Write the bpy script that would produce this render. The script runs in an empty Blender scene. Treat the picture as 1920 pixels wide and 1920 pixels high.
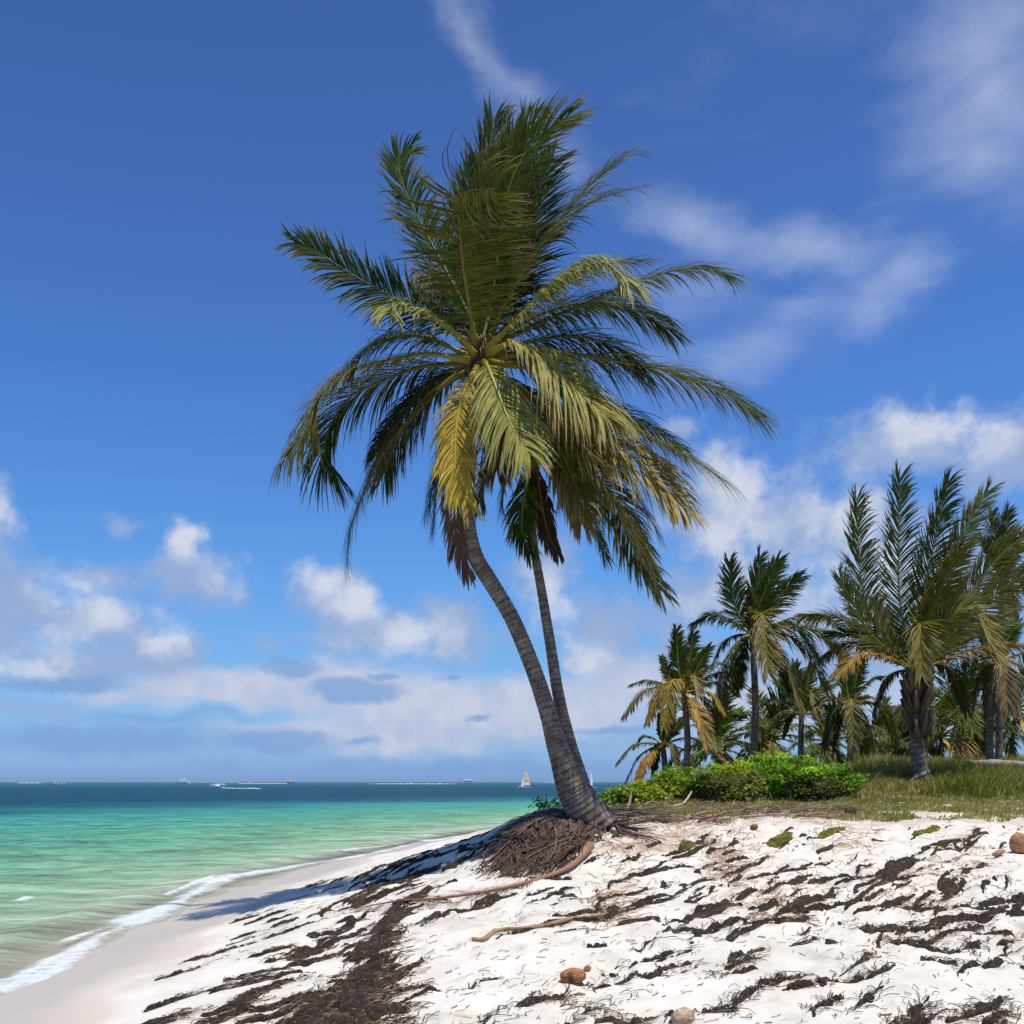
import bpy, math, random
import numpy as np
from mathutils import Vector

random.seed(7)
S = bpy.context.scene
COL = S.collection
R = math.radians

# ------------------------------------------------------------------ camera
F, CX, HZ, EYE = 2000.0, 960.0, 1466.0, 2.1
cd = bpy.data.cameras.new('camera'); cam = bpy.data.objects.new('camera', cd); COL.objects.link(cam)
cam.location = (0, 0, EYE); cam.rotation_euler = (R(90), 0, 0)
cd.sensor_width = 36; cd.lens = 36 * F / 1920; cd.shift_y = (HZ - 960) / 1920
cd.clip_start = 0.05; cd.clip_end = 20000
S.camera = cam

# ------------------------------------------------------------------ light
SUN_EL, SUN_AZ = 73.0, 120.0            # azimuth clockwise from +Y (view direction)
SKY_STRENGTH = 0.1
sd = bpy.data.lights.new('sun', 'SUN'); so = bpy.data.objects.new('sun', sd); COL.objects.link(so)
sd.energy = 4.7; sd.angle = R(0.55); sd.color = (1.0, 0.955, 0.88)
tosun = Vector((math.sin(R(SUN_AZ)) * math.cos(R(SUN_EL)), math.cos(R(SUN_AZ)) * math.cos(R(SUN_EL)), math.sin(R(SUN_EL))))
so.rotation_euler = tosun.to_track_quat('Z', 'Y').to_euler()
S.view_settings.view_transform = 'Standard'; S.view_settings.look = 'None'
S.view_settings.exposure = 0.0; S.view_settings.gamma = 1.0
S.cycles.transparent_max_bounces = 12; S.cycles.max_bounces = 6

def lin(r, g, b):
    f = lambda c: (c / 255 / 12.92) if c <= 10 else ((c / 255 + .055) / 1.055) ** 2.4
    return (f(r), f(g), f(b), 1)

W = bpy.data.worlds.new('World'); S.world = W; W.use_nodes = True
wn, wl = W.node_tree.nodes, W.node_tree.links
def wnode(t, **k):
    n = wn.new(t)
    for a, v in k.items(): setattr(n, a, v)
    return n
def wmath(op, a, b=None, c=None, clamp=False):
    n = wnode('ShaderNodeMath', operation=op, use_clamp=clamp)
    for i, v in enumerate((a, b, c)):
        if v is None: continue
        if isinstance(v, (int, float)): n.inputs[i].default_value = v
        else: wl.new(v, n.inputs[i])
    return n.outputs[0]
sky = wnode('ShaderNodeTexSky', sky_type='NISHITA', sun_disc=False, sun_elevation=R(SUN_EL), sun_rotation=R(SUN_AZ))
geo = wnode('ShaderNodeTexCoord')
sep = wnode('ShaderNodeSeparateXYZ'); wl.new(geo.outputs['Generated'], sep.inputs[0])
az = wmath('ARCTAN2', sep.outputs[0], sep.outputs[1])
el = wmath('ARCSINE', sep.outputs[2])
cmb = wnode('ShaderNodeCombineXYZ')
wl.new(wmath('MULTIPLY', az, 10), cmb.inputs[0]); wl.new(wmath('MULTIPLY', el, 10), cmb.inputs[1])
P0 = cmb.outputs[0]
ramp = wnode('ShaderNodeValToRGB')
eln = wmath('DIVIDE', el, R(45), clamp=True); wl.new(eln, ramp.inputs[0])
cr = ramp.color_ramp
stops = [(0.0, (.72, 1.2, 2.6)), (.6, (.68, 1.16, 2.45)), (2.2, (.58, .95, 1.75)), (5.4, (.60, .98, 1.52)), (11.7, (.50, .97, 1.56)),
         (19.7, (.47, .85, 1.50)), (31.8, (.42, .71, 1.25)), (37, (.38, .66, 1.14)), (45, (.38, .66, 1.1))]
while len(cr.elements) < len(stops): cr.elements.new(0.5)
for e, (d, c) in zip(cr.elements, stops):
    e.position = d / 45; e.color = (c[0] / 3, c[1] / 3, c[2] / 3, 1)
sc3 = wnode('ShaderNodeVectorMath', operation='SCALE'); wl.new(ramp.outputs[0], sc3.inputs[0]); sc3.inputs['Scale'].default_value = 3
mul = wnode('ShaderNodeVectorMath', operation='MULTIPLY'); wl.new(sky.outputs[0], mul.inputs[0]); wl.new(sc3.outputs[0], mul.inputs[1])
base_sky = mul.outputs[0]

def wnoise(scale, detail=6, rough=.55, sx=1, sy=1, off=0.0, dist=0.0):
    m = wnode('ShaderNodeMapping'); wl.new(P0, m.inputs[0]); m.inputs['Scale'].default_value = (sx, sy, 1); m.inputs['Location'].default_value = (off, off * .7, off)
    n = wnode('ShaderNodeTexNoise'); wl.new(m.outputs[0], n.inputs['Vector']); n.inputs['Scale'].default_value = scale
    n.inputs['Detail'].default_value = detail; n.inputs['Roughness'].default_value = rough; n.inputs['Distortion'].default_value = dist
    return n
# domain warp
wz = wnoise(1.6, 5, .6, off=3.1)
ws = wnode('ShaderNodeVectorMath', operation='SUBTRACT'); wl.new(wz.outputs['Color'], ws.inputs[0]); ws.inputs[1].default_value = (.5, .5, .5)
wsc = wnode('ShaderNodeVectorMath', operation='MULTIPLY'); wl.new(ws.outputs[0], wsc.inputs[0]); wsc.inputs[1].default_value = (.55, .38, 0)
wa = wnode('ShaderNodeVectorMath', operation='ADD'); wl.new(P0, wa.inputs[0]); wl.new(wsc.outputs[0], wa.inputs[1])
PW = wa.outputs[0]
def sky_xy(px, py):
    a = math.atan((px - CX) / F); e = math.atan((HZ - py) / F * math.cos(a))
    return a * 10, e * 10
def blob_field(blobs):
    acc = None
    for (px, py, rx, ry, rot, amp) in blobs:
        x, y = sky_xy(px, py)
        s = wnode('ShaderNodeVectorMath', operation='SUBTRACT'); wl.new(PW, s.inputs[0]); s.inputs[1].default_value = (x, y, 0)
        o = s.outputs[0]
        if rot:
            r = wnode('ShaderNodeVectorRotate', rotation_type='Z_AXIS'); wl.new(o, r.inputs[0]); r.inputs['Angle'].default_value = R(-rot); o = r.outputs[0]
        k = math.cos(math.atan((px - CX) / F)) ** 2
        m = wnode('ShaderNodeVectorMath', operation='MULTIPLY'); wl.new(o, m.inputs[0]); m.inputs[1].default_value = (200 / rx / k, 200 / ry, 0)
        l = wnode('ShaderNodeVectorMath', operation='LENGTH'); wl.new(m.outputs[0], l.inputs[0])
        v = wmath('MULTIPLY_ADD', l.outputs['Value'], -amp, amp)
        acc = v if acc is None else wmath('SMOOTH_MAX', acc, v, .25)
    return acc
def wrange(v, lo, hi, to=1.0):
    n = wnode('ShaderNodeMapRange', interpolation_type='SMOOTHSTEP'); wl.new(v, n.inputs[0])
    n.inputs[1].default_value = lo; n.inputs[2].default_value = hi; n.inputs[3].default_value = 0; n.inputs[4].default_value = to
    return n.outputs[0]
def wmix(f, a, b):
    n = wnode('ShaderNodeMix', data_type='RGBA'); wl.new(f, n.inputs[0])
    for i, v in ((6, a), (7, b)):
        if isinstance(v, tuple): n.inputs[i].default_value = v
        else: wl.new(v, n.inputs[i])
    return n.outputs[2]
K = 1 / SKY_STRENGTH
def skc(r, g, b):
    c = lin(r, g, b); return (c[0] * K, c[1] * K, c[2] * K, 1)
nA = wnoise(3.2, 9, .58, off=1.0).outputs['Fac']
nB = wnoise(1.1, 6, .6, sx=1, sy=2.6, off=7.0).outputs['Fac']
nC = wnoise(1.5, 8, .55, sx=.55, sy=1.6, off=12.0, dist=.4).outputs['Fac']
# high thin cirrus
cirrus = blob_field([(900, 85, 200, 50, -52, .85), (970, 175, 110, 50, -40, .7), (1300, 420, 200, 70, -20, 1.0), (1530, 465, 240, 62, -4, 1.15), (1700, 490, 110, 70, 25, .9), (1060, 290, 120, 60, -50, .5),
                     (1630, 560, 160, 70, 38, .8), (1430, 640, 300, 80, 16, .8), (1290, 560, 200, 90, 10, .55), (1850, 160, 240, 190, -30, 1.2), (1900, 40, 220, 110, 0, .9), (1840, 300, 240, 90, -20, 1.0), (1650, 380, 110, 24, 0, .35),
                     (1500, 60, 300, 60, 10, .25), (1250, 680, 160, 40, 0, .55)])
fC = wmath('ADD', cirrus, wmath('MULTIPLY_ADD', nC, 1.3, -.65))
aC = wrange(fC, -.1, 1.55, .58)
# distant pale bank near the horizon
bank = blob_field([(420, 1290, 300, 50, 0, 1.0), (620, 1285, 260, 65, 0, 1.2), (800, 1330, 300, 75, 0, 1.2), (1000, 1330, 300, 85, 0, 1.1), (1180, 1290, 160, 80, 0, 1.0), (1400, 1320, 300, 90, 0, .8),
                   (760, 1380, 420, 45, 0, .8), (200, 1300, 150, 35, 0, .6), (1700, 1300, 300, 120, 0, .5), (1080, 1245, 40, 28, 0, 1.3)])
fB = wmath('ADD', bank, wmath('MULTIPLY_ADD', nB, .9, -.45))
aB = wrange(fB, .0, .62, .88)
# grey-lilac cumulus
cum = blob_field([(-30, 1000, 80, 110, 0, 1), (40, 1130, 110, 80, 0, 1.1), (170, 1165, 150, 55, 0, 1.1), (130, 1235, 190, 55, 0, 1.0), (300, 1225, 115, 60, 0, 1.1), (350, 1010, 45, 45, 0, 1),
                  (360, 1080, 120, 60, 0, 1), (450, 1110, 70, 40, -20, .7), (240, 985, 50, 18, 0, .5), (625, 1110, 100, 75, 0, 1.2), (700, 1180, 150, 62, 0, 1.1), (840, 1180, 110, 80, 0, 1),
                  (1030, 1080, 75, 110, 0, 1.0), (1120, 1190, 100, 100, 0, 1.0), (1240, 1180, 120, 70, 0, .7), (1350, 960, 130, 130, 0, 1.15), (1480, 980, 130, 110, 0, 1.1), (1600, 990, 130, 110, 0, 1.0),
                  (1370, 1110, 180, 80, 0, 1.0), (1700, 830, 210, 75, 0, 1.1), (1890, 850, 150, 80, 0, 1.15), (1275, 805, 45, 30, 0, .8), (1750, 1080, 260, 120, 0, .9), (60, 1320, 160, 24, 0, .6), (1560, 1180, 260, 110, 0, 1.0), (1650, 1020, 170, 110, 0, .9), (-20, 1180, 120, 80, 0, 1.0), (220, 1180, 140, 60, 0, .9), (1420, 1240, 200, 60, 0, .7), (230, 1090, 200, 40, 0, .6), (520, 1200, 80, 24, 0, .5)])
fA = wmath('ADD', cum, wmath('MULTIPLY_ADD', nA, 1.35, -.68))
aA = wrange(fA, -.12, .72, .92)
top = blob_field([(10, 935, 55, 50, 0, 1), (120, 1105, 60, 38, 0, 1), (110, 1205, 60, 28, 0, .8), (45, 1250, 60, 28, 0, 1.1), (318, 1190, 45, 40, 0, 1.1), (352, 1000, 40, 45, 0, 1.1), (600, 1085, 55, 45, 0, 1.2), (670, 1120, 60, 45, 0, 1.0),
                  (760, 1190, 100, 40, 0, .8), (1040, 1130, 50, 60, 0, .9), (1395, 900, 80, 70, 0, 1.1), (1380, 1000, 100, 50, 0, .7), (1750, 790, 130, 45, 0, 1.1), (1870, 810, 100, 40, 0, .9), (1570, 950, 90, 70, 0, .9), (1620, 1080, 120, 60, 0, .7), (1450, 1130, 100, 50, 0, .6), (200, 1150, 70, 36, 0, .8), (440, 1080, 60, 30, 0, .5), (1080, 1240, 60, 40, 0, .9)])
fT = wrange(wmath('ADD', top, wmath('MULTIPLY_ADD', nA, 2.2, -1.1)), -.5, .9)
# small dark scraps in front of the bank
dk = blob_field([(545, 1252, 75, 28, 0, 1.2), (660, 1292, 120, 32, 0, 1.3), (720, 1262, 40, 12, 0, .8), (110, 1275, 180, 22, 0, .8), (280, 1345, 300, 16, 0, .5), (200, 1385, 330, 40, 0, .9), (520, 1390, 190, 30, 0, .9), (900, 1345, 30, 10, 0, .8), (1150, 1370, 120, 14, 0, .7),
                 (680, 1387, 50, 12, 0, .8), (850, 1265, 20, 10, 0, .8), (960, 1440, 900, 30, 0, .55)])
fD = wmath('ADD', dk, wmath('MULTIPLY_ADD', nA, .8, -.4))
aD = wrange(fD, .0, .6, .8)
c0 = wmix(aC, base_sky, skc(200, 212, 235))
c1 = wmix(aB, c0, wmix(wrange(nA, .3, .7), skc(182, 195, 224), skc(208, 210, 225)))
cumcol = wmix(fT, skc(152, 174, 214), skc(214, 219, 232))
c2 = wmix(aA, c1, cumcol)
c3 = wmix(aD, c2, skc(126, 164, 215))
bg = wn['Background']; wl.new(c3, bg.inputs[0]); bg.inputs[1].default_value = SKY_STRENGTH

# ------------------------------------------------------------------ numpy noise
def _hash(ix, iy, seed):
    h = (ix.astype(np.int64) * 374761393 + iy.astype(np.int64) * 668265263 + seed * 1442695041) & 0xffffffff
    h = ((h ^ (h >> 13)) * 1274126177) & 0xffffffff
    return ((h ^ (h >> 16)) & 0xffffff) / float(0xffffff)
def vnoise(x, y, seed=0):
    ix, iy = np.floor(x), np.floor(y); fx, fy = x - ix, y - iy
    fx = fx * fx * fx * (fx * (fx * 6 - 15) + 10); fy = fy * fy * fy * (fy * (fy * 6 - 15) + 10)
    a, b, c, d = _hash(ix, iy, seed), _hash(ix + 1, iy, seed), _hash(ix, iy + 1, seed), _hash(ix + 1, iy + 1, seed)
    return (a + (b - a) * fx) * (1 - fy) + (c + (d - c) * fx) * fy
def fbm(x, y, seed=0, o=4, g=.5):
    s = 0; a = 1; t = 0
    for i in range(o):
        s = s + a * vnoise(x * 2 ** i + 17.3 * i, y * 2 ** i + 5.1 * i, seed + i); t += a; a *= g
    return s / t
def sstep(a, b, x):
    t = np.clip((x - a) / (b - a), 0, 1); return t * t * (3 - 2 * t)

# ------------------------------------------------------------------ terrain function
SH = [(-60, -3), (-20, -4.7), (0, -4.9), (5, -4.9), (9, -4.95), (10.7, -5.1), (14, -5.5), (19.7, -5.6), (24, -5.25), (29.4, -4.56), (40.8, -2.2), (50, .2), (60, 3), (80, 11), (100, 22), (135, 50), (200, 120), (400, 400), (9000, 9000)]
shY = np.array([a for a, b in SH], float); shX = np.array([b for a, b in SH], float)
def shore_x(Y): return np.interp(Y, shY, shX)
def PW3(px, py, Y): return Vector(((px - CX) / F * Y, Y, EYE - (py - HZ) / F * Y))
ctl = []
for Y in (2, 6, 9, 12, 15, 18, 21, 25, 30, 36, 42, 50, 60):
    x = float(shore_x(Y)); ctl += [(x, Y, 0.), (x - 3.5, Y, -.42), (x - 9, Y, -.9)]
    if Y <= 36: ctl.append((x + 1.8, Y, .21))
for a in [(450, 1800, 10.3), (350, 1900, 8.3), (500, 1700, 15), (600, 1850, 8.7), (700, 1750, 11), (640, 1690, 14), (1000, 1900, 7.1), (1500, 1900, 7.1), (1900, 1900, 7.1),
          (1000, 1840, 8.3), (1500, 1820, 8.5), (1000, 1750, 10.2), (1500, 1750, 10), (1900, 1750, 9.6), (1000, 1700, 11.7), (1500, 1650, 12.8), (1900, 1650, 12), (1150, 1640, 13.6), (1300, 1600, 14.8), (1600, 1590, 15), (1900, 1590, 14.5),
          (1180, 1556, 16.3), (1300, 1547, 16.8), (1500, 1542, 17), (1700, 1542, 17), (1920, 1547, 16.5), (2100, 1547, 16.5), (1200, 1530, 18.3), (1400, 1528, 18.6), (1650, 1527, 18.6), (1900, 1527, 18.5),
          (1180, 1507, 24), (1400, 1502, 24), (1600, 1500, 24), (1750, 1492, 25), (1900, 1490, 25), (1727, 1466, 28), (1900, 1462, 32), (2050, 1462, 32), (1900, 1446, 45), (2100, 1446, 45), (1600, 1450, 45), (1400, 1466, 40), (1250, 1478, 36), (1150, 1492, 30),
          (1100, 1530, 16), (1045, 1508, 16.8), (1000, 1520, 16.9), (960, 1537, 17), (930, 1555, 17.3), (850, 1583, 17.5), (750, 1624, 17), (640, 1676, 15.5), (1000, 1640, 13.8), (900, 1652, 13.5), (1050, 1600, 14.6), (1030, 1560, 15.6), (800, 1665, 13.6)]:
    ctl.append(tuple(PW3(*a)))
ctl += [(-1, 4, .38), (3, 4, .45), (7, 5, .55), (0, 0, .45), (5, 0, .5), (-2, 0, .25), (12, 10, .9), (0.5, 26, 1.15), (-1.8, 26, .6), (1.5, 36, .9), (3.5, 45, .8), (8, 60, 1.0), (30, 60, 3.0), (60, 90, 3.0), (20, 25, 2.0), (12, 16, 1.5), (0, -15, .4), (8, -15, .6), (15, 80, .6), (28, 100, .6), (50, 120, 1.5), (-25, 10, -1.5), (-25, 40, -1.6), (-20, 80, -1.8)]
C = np.array(ctl)
def _k(r2): return .5 * r2 * np.log(r2 + 1e-9)
n = len(C); d2 = (C[:, None, 0] - C[None, :, 0]) ** 2 + (C[:, None, 1] - C[None, :, 1]) ** 2
A = np.zeros((n + 3, n + 3)); A[:n, :n] = _k(d2) + np.eye(n) * .02; A[:n, n] = 1; A[:n, n + 1] = C[:, 0]; A[:n, n + 2] = C[:, 1]; A[n:, :n] = A[:n, n:].T
TW = np.linalg.solve(A, np.r_[C[:, 2], 0, 0, 0])
def tps(x, y):
    x = np.asarray(x, float); y = np.asarray(y, float); sh = x.shape; x = x.ravel(); y = y.ravel()
    r = TW[n] + TW[n + 1] * x + TW[n + 2] * y
    for i in range(n): r = r + TW[i] * _k((x - C[i, 0]) ** 2 + (y - C[i, 1]) ** 2)
    d = x - shore_x(y)
    r = np.where(d < -9, np.minimum(r, -.8), r); r = np.clip(r, -2.5, 4)
    r = np.where((y > 50) & (d > 12), np.clip(r, 1.5, 2.6), r)
    return r.reshape(sh)
def relief(x, y, z):
    dry = sstep(.22, .5, z)
    a = (fbm(x * .9, y * .9, 3, 3) - .5) * .12 + (fbm(x * 3.1, y * 2.6, 9, 3) - .5) * .06
    k = vnoise(x * 2.4, y * 2.1, 500); a = a - .045 * sstep(.72, .86, k) * (1 - sstep(.93, 1.0, k)) - .02 * sstep(.6, .8, vnoise(x * 5.5, y * 4.5, 510))
    u = x * .57 + y * .82; v = -x * .82 + y * .57
    a = a + (fbm(u * 1.3, v * 5.0, 21, 3) - .5) * .055
    return a * dry + (fbm(x * .5, y * 1.1, 33, 2) - .5) * .03 * (1 - dry)
def ground(x, y):
    z = tps(x, y); return z + relief(np.asarray(x, float), np.asarray(y, float), z)
def G(px, py, dz=0.0):
    """world point where the line of sight through a place in the photo meets the ground"""
    Y = np.geomspace(4, 70, 260); X = (px - CX) / F * Y; zr = EYE - (py - HZ) / F * Y
    h = tps(X, Y); k = np.where(zr <= h)[0]
    i = k[0] if len(k) else len(Y) - 1
    if i > 0 and len(k):
        a, b = (zr - h)[i - 1], (zr - h)[i]; t = a / (a - b); y = Y[i - 1] + t * (Y[i] - Y[i - 1])
    else: y = Y[i]
    x = (px - CX) / F * y
    return Vector((x, y, float(ground(np.array([x]), np.array([y]))[0]) + dz))
def gz(x, y): return float(ground(np.array([x]), np.array([y]))[0])

# ------------------------------------------------------------------ mesh helpers
def mesh_np(name, V, Fq, mat, smooth=True, attrs=None, parent=None, cols=None):
    me = bpy.data.meshes.new(name); V = np.asarray(V, np.float32); Fq = np.asarray(Fq, np.int32)
    nf, k = Fq.shape
    me.vertices.add(len(V)); me.vertices.foreach_set('co', V.ravel())
    me.loops.add(nf * k); me.loops.foreach_set('vertex_index', Fq.ravel())
    me.polygons.add(nf); me.polygons.foreach_set('loop_start', np.arange(0, nf * k, k, dtype=np.int32)); me.polygons.foreach_set('loop_total', np.full(nf, k, np.int32))
    me.polygons.foreach_set('use_smooth', np.full(nf, smooth, bool))
    for an, av in (attrs or {}).items():
        a = me.attributes.new(an, 'FLOAT', 'POINT'); a.data.foreach_set('value', np.asarray(av, np.float32).ravel())
    if cols is not None:
        a = me.attributes.new('Col', 'FLOAT_COLOR', 'POINT'); c = np.ones((len(V), 4), np.float32); c[:, :3] = cols; a.data.foreach_set('color', c.ravel())
    me.materials.append(mat); me.update(calc_edges=True); me.validate()
    o = bpy.data.objects.new(name, me); COL.objects.link(o)
    if parent is not None: o.parent = parent
    return o
class MB:
    """collects triangles/quads as quads (tris doubled) with vertex colours"""
    def __init__(s): s.v = []; s.f = []; s.c = []
    def add(s, vs, fs, col=(1, 1, 1)):
        b = len(s.v); s.v += [tuple(v) for v in vs]; s.f += [tuple(b + i for i in f) for f in fs]
        s.c += ([tuple(col)] * len(vs)) if not isinstance(col, list) else col
    def build(s, name, mat, parent=None, smooth=True, origin=None):
        me = bpy.data.meshes.new(name); o0 = Vector(origin) if origin is not None else Vector()
        me.from_pydata([tuple(Vector(v) - o0) for v in s.v], [], s.f)
        a = me.attributes.new('Col', 'FLOAT_COLOR', 'POINT')
        a.data.foreach_set('color', np.array([list(c[:3]) + [1] for c in s.c], np.float32).ravel())
        me.polygons.foreach_set('use_smooth', [smooth] * len(me.polygons)); me.materials.append(mat); me.update()
        o = bpy.data.objects.new(name, me); COL.objects.link(o)
        if parent is not None: o.parent = parent
        elif origin is not None: o.location = o0
        return o
    def tube(s, pts, rad, seg=8, col=(1, 1, 1), caps=True, colf=None):
        pts = [Vector(p) for p in pts]; N = len(pts)
        if not isinstance(rad, (list, tuple)): rad = [rad] * N
        t0 = (pts[1] - pts[0]).normalized(); u = t0.orthogonal().normalized(); vs = []; cs = []
        for i, p in enumerate(pts):
            t = (pts[min(i + 1, N - 1)] - pts[max(i - 1, 0)]).normalized()
            u = (u - t * u.dot(t)).normalized(); w = t.cross(u)
            for k in range(seg):
                a = 2 * math.pi * k / seg
                vs.append(p + (u * math.cos(a) + w * math.sin(a)) * rad[i]); cs.append(colf(i / (N - 1)) if colf else tuple(col))
        fs = [(i * seg + k, i * seg + (k + 1) % seg, (i + 1) * seg + (k + 1) % seg, (i + 1) * seg + k) for i in range(N - 1) for k in range(seg)]
        if caps: fs += [tuple(range(seg - 1, -1, -1)), tuple((N - 1) * seg + k for k in range(seg))]
        s.add(vs, fs, cs)
    def box(s, c, d, col=(1, 1, 1), rz=0, taper=1.0):
        c = Vector(c); x, y, z = d[0] / 2, d[1] / 2, d[2] / 2; vs = []
        for sz in (-1, 1):
            k = taper if sz > 0 else 1
            for sx, sy in ((-1, -1), (1, -1), (1, 1), (-1, 1)):
                a, b = sx * x * k, sy * y * k; vs.append(c + Vector((a * math.cos(rz) - b * math.sin(rz), a * math.sin(rz) + b * math.cos(rz), sz * z)))
        s.add(vs, [(3, 2, 1, 0), (4, 5, 6, 7), (0, 1, 5, 4), (1, 2, 6, 5), (2, 3, 7, 6), (3, 0, 4, 7)], col)
def tag(o, label=None, cat=None, group=None, kind=None):
    if label: o['label'] = label
    if cat: o['category'] = cat
    if group: o['group'] = group
    if kind: o['kind'] = kind
    return o
def empty(name, loc, label, cat, group=None):
    o = bpy.data.objects.new(name, None); COL.objects.link(o); o.location = loc; o.empty_display_size = .3
    return tag(o, label, cat, group)
def spline(pts, m):
    """Catmull-Rom through pts, m+1 samples by arc length"""
    P = [Vector(p) for p in pts]; P = [P[0] * 2 - P[1]] + P + [P[-1] * 2 - P[-2]]; out = []
    for i in range(1, len(P) - 2):
        for j in range(12):
            t = j / 12; a, b, c, d = P[i - 1], P[i], P[i + 1], P[i + 2]
            out.append(.5 * ((2 * b) + (c - a) * t + (2 * a - 5 * b + 4 * c - d) * t * t + (3 * b - a - 3 * c + d) * t ** 3))
    out.append(P[-2]); L = [0]
    for i in range(1, len(out)): L.append(L[-1] + (out[i] - out[i - 1]).length)
    arr = np.array([tuple(v) for v in out]); q = np.linspace(0, L[-1], m + 1)
    return [Vector((np.interp(a, L, arr[:, 0]), np.interp(a, L, arr[:, 1]), np.interp(a, L, arr[:, 2]))) for a in q], L[-1]

# ------------------------------------------------------------------ materials
def newmat(name):
    m = bpy.data.materials.new(name); m.use_nodes = True; nt = m.node_tree
    for nd in list(nt.nodes): nt.nodes.remove(nd)
    out = nt.nodes.new('ShaderNodeOutputMaterial')
    def N(t, ins=None, **k):
        nd = nt.nodes.new(t)
        for a, v in k.items(): setattr(nd, a, v)
        for a, v in (ins or {}).items():
            if hasattr(v, 'is_output') or isinstance(v, bpy.types.NodeSocket): nt.links.new(v, nd.inputs[a])
            else: nd.inputs[a].default_value = v
        return nd
    return m, N, out, nt
def ramp_set(nd, st):
    c = nd.color_ramp
    while len(c.elements) < len(st): c.elements.new(.5)
    for e, (p, v) in zip(c.elements, st): e.position = p; e.color = v if len(v) == 4 else (*v, 1)

def mat_col(name, rough=.7, noise_scale=20, noise_amt=.35, bump=.2, spec=.3, stretch=(1, 1, 1)):
    """paint from the vertex colour, broken up by noise"""
    m, N, out, nt = newmat(name)
    at = N('ShaderNodeAttribute', attribute_name='Col'); tc = N('ShaderNodeTexCoord')
    mp = N('ShaderNodeMapping', {0: tc.outputs['Object'], 'Scale': stretch})
    no = N('ShaderNodeTexNoise', {'Vector': mp.outputs[0], 'Scale': noise_scale, 'Detail': 6, 'Roughness': .6})
    mr = N('ShaderNodeMapRange', {0: no.outputs['Fac'], 1: .3, 2: .7, 3: 1 - noise_amt, 4: 1 + noise_amt})
    mu = N('ShaderNodeVectorMath', {0: at.outputs['Color']}, operation='SCALE'); nt.links.new(mr.outputs[0], mu.inputs['Scale'])
    bp = N('ShaderNodeBump', {'Height': no.outputs['Fac'], 'Strength': bump, 'Distance': .02})
    bs = N('ShaderNodeBsdfPrincipled', {'Base Color': mu.outputs[0], 'Roughness': rough, 'Specular IOR Level': spec, 'Normal': bp.outputs[0]})
    nt.links.new(bs.outputs[0], out.inputs[0]); return m
def mat_leaf(name, trans=.24, rough=.55, spec=.12):
    m, N, out, nt = newmat(name)
    at = N('ShaderNodeAttribute', attribute_name='Col'); tc = N('ShaderNodeTexCoord')
    no = N('ShaderNodeTexNoise', {'Vector': tc.outputs['Object'], 'Scale': 5.0, 'Detail': 4})
    mr = N('ShaderNodeMapRange', {0: no.outputs['Fac'], 1: .3, 2: .7, 3: .72, 4: 1.3})
    mu = N('ShaderNodeVectorMath', {0: at.outputs['Color']}, operation='SCALE'); nt.links.new(mr.outputs[0], mu.inputs['Scale'])
    bs = N('ShaderNodeBsdfPrincipled', {'Base Color': mu.outputs[0], 'Roughness': rough, 'Specular IOR Level': spec})
    tm = N('ShaderNodeVectorMath', {0: mu.outputs[0], 1: (1.25, 1.5, .45)}, operation='MULTIPLY')
    tr = N('ShaderNodeBsdfTranslucent', {'Color': tm.outputs[0]})
    mx = N('ShaderNodeMixShader', {0: trans, 1: bs.outputs[0], 2: tr.outputs[0]})
    nt.links.new(mx.outputs[0], out.inputs[0]); return m
M_leaf = mat_leaf('palm_leaf'); M_bush = mat_leaf('shrub_leaf', .3, .6, .08); M_grass = mat_leaf('grass_blade', .3, .7, .15)
M_rib = mat_col('frond_midrib', .45, 14, .2, .1); M_wood = mat_col('driftwood', .85, 22, .4, .5, .15); M_weed_f = mat_col('dry_seaweed_fibre', .95, 30, .4, .2, .1)
M_husk = mat_col('coconut_husk', .8, 26, .6, .9, .15, (1, 1, 4)); M_boat = mat_col('painted_hull', .4, 3, .05, 0, .4); M_stone = mat_col('pale_stone', .9, 15, .25, .5, .2)

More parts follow.
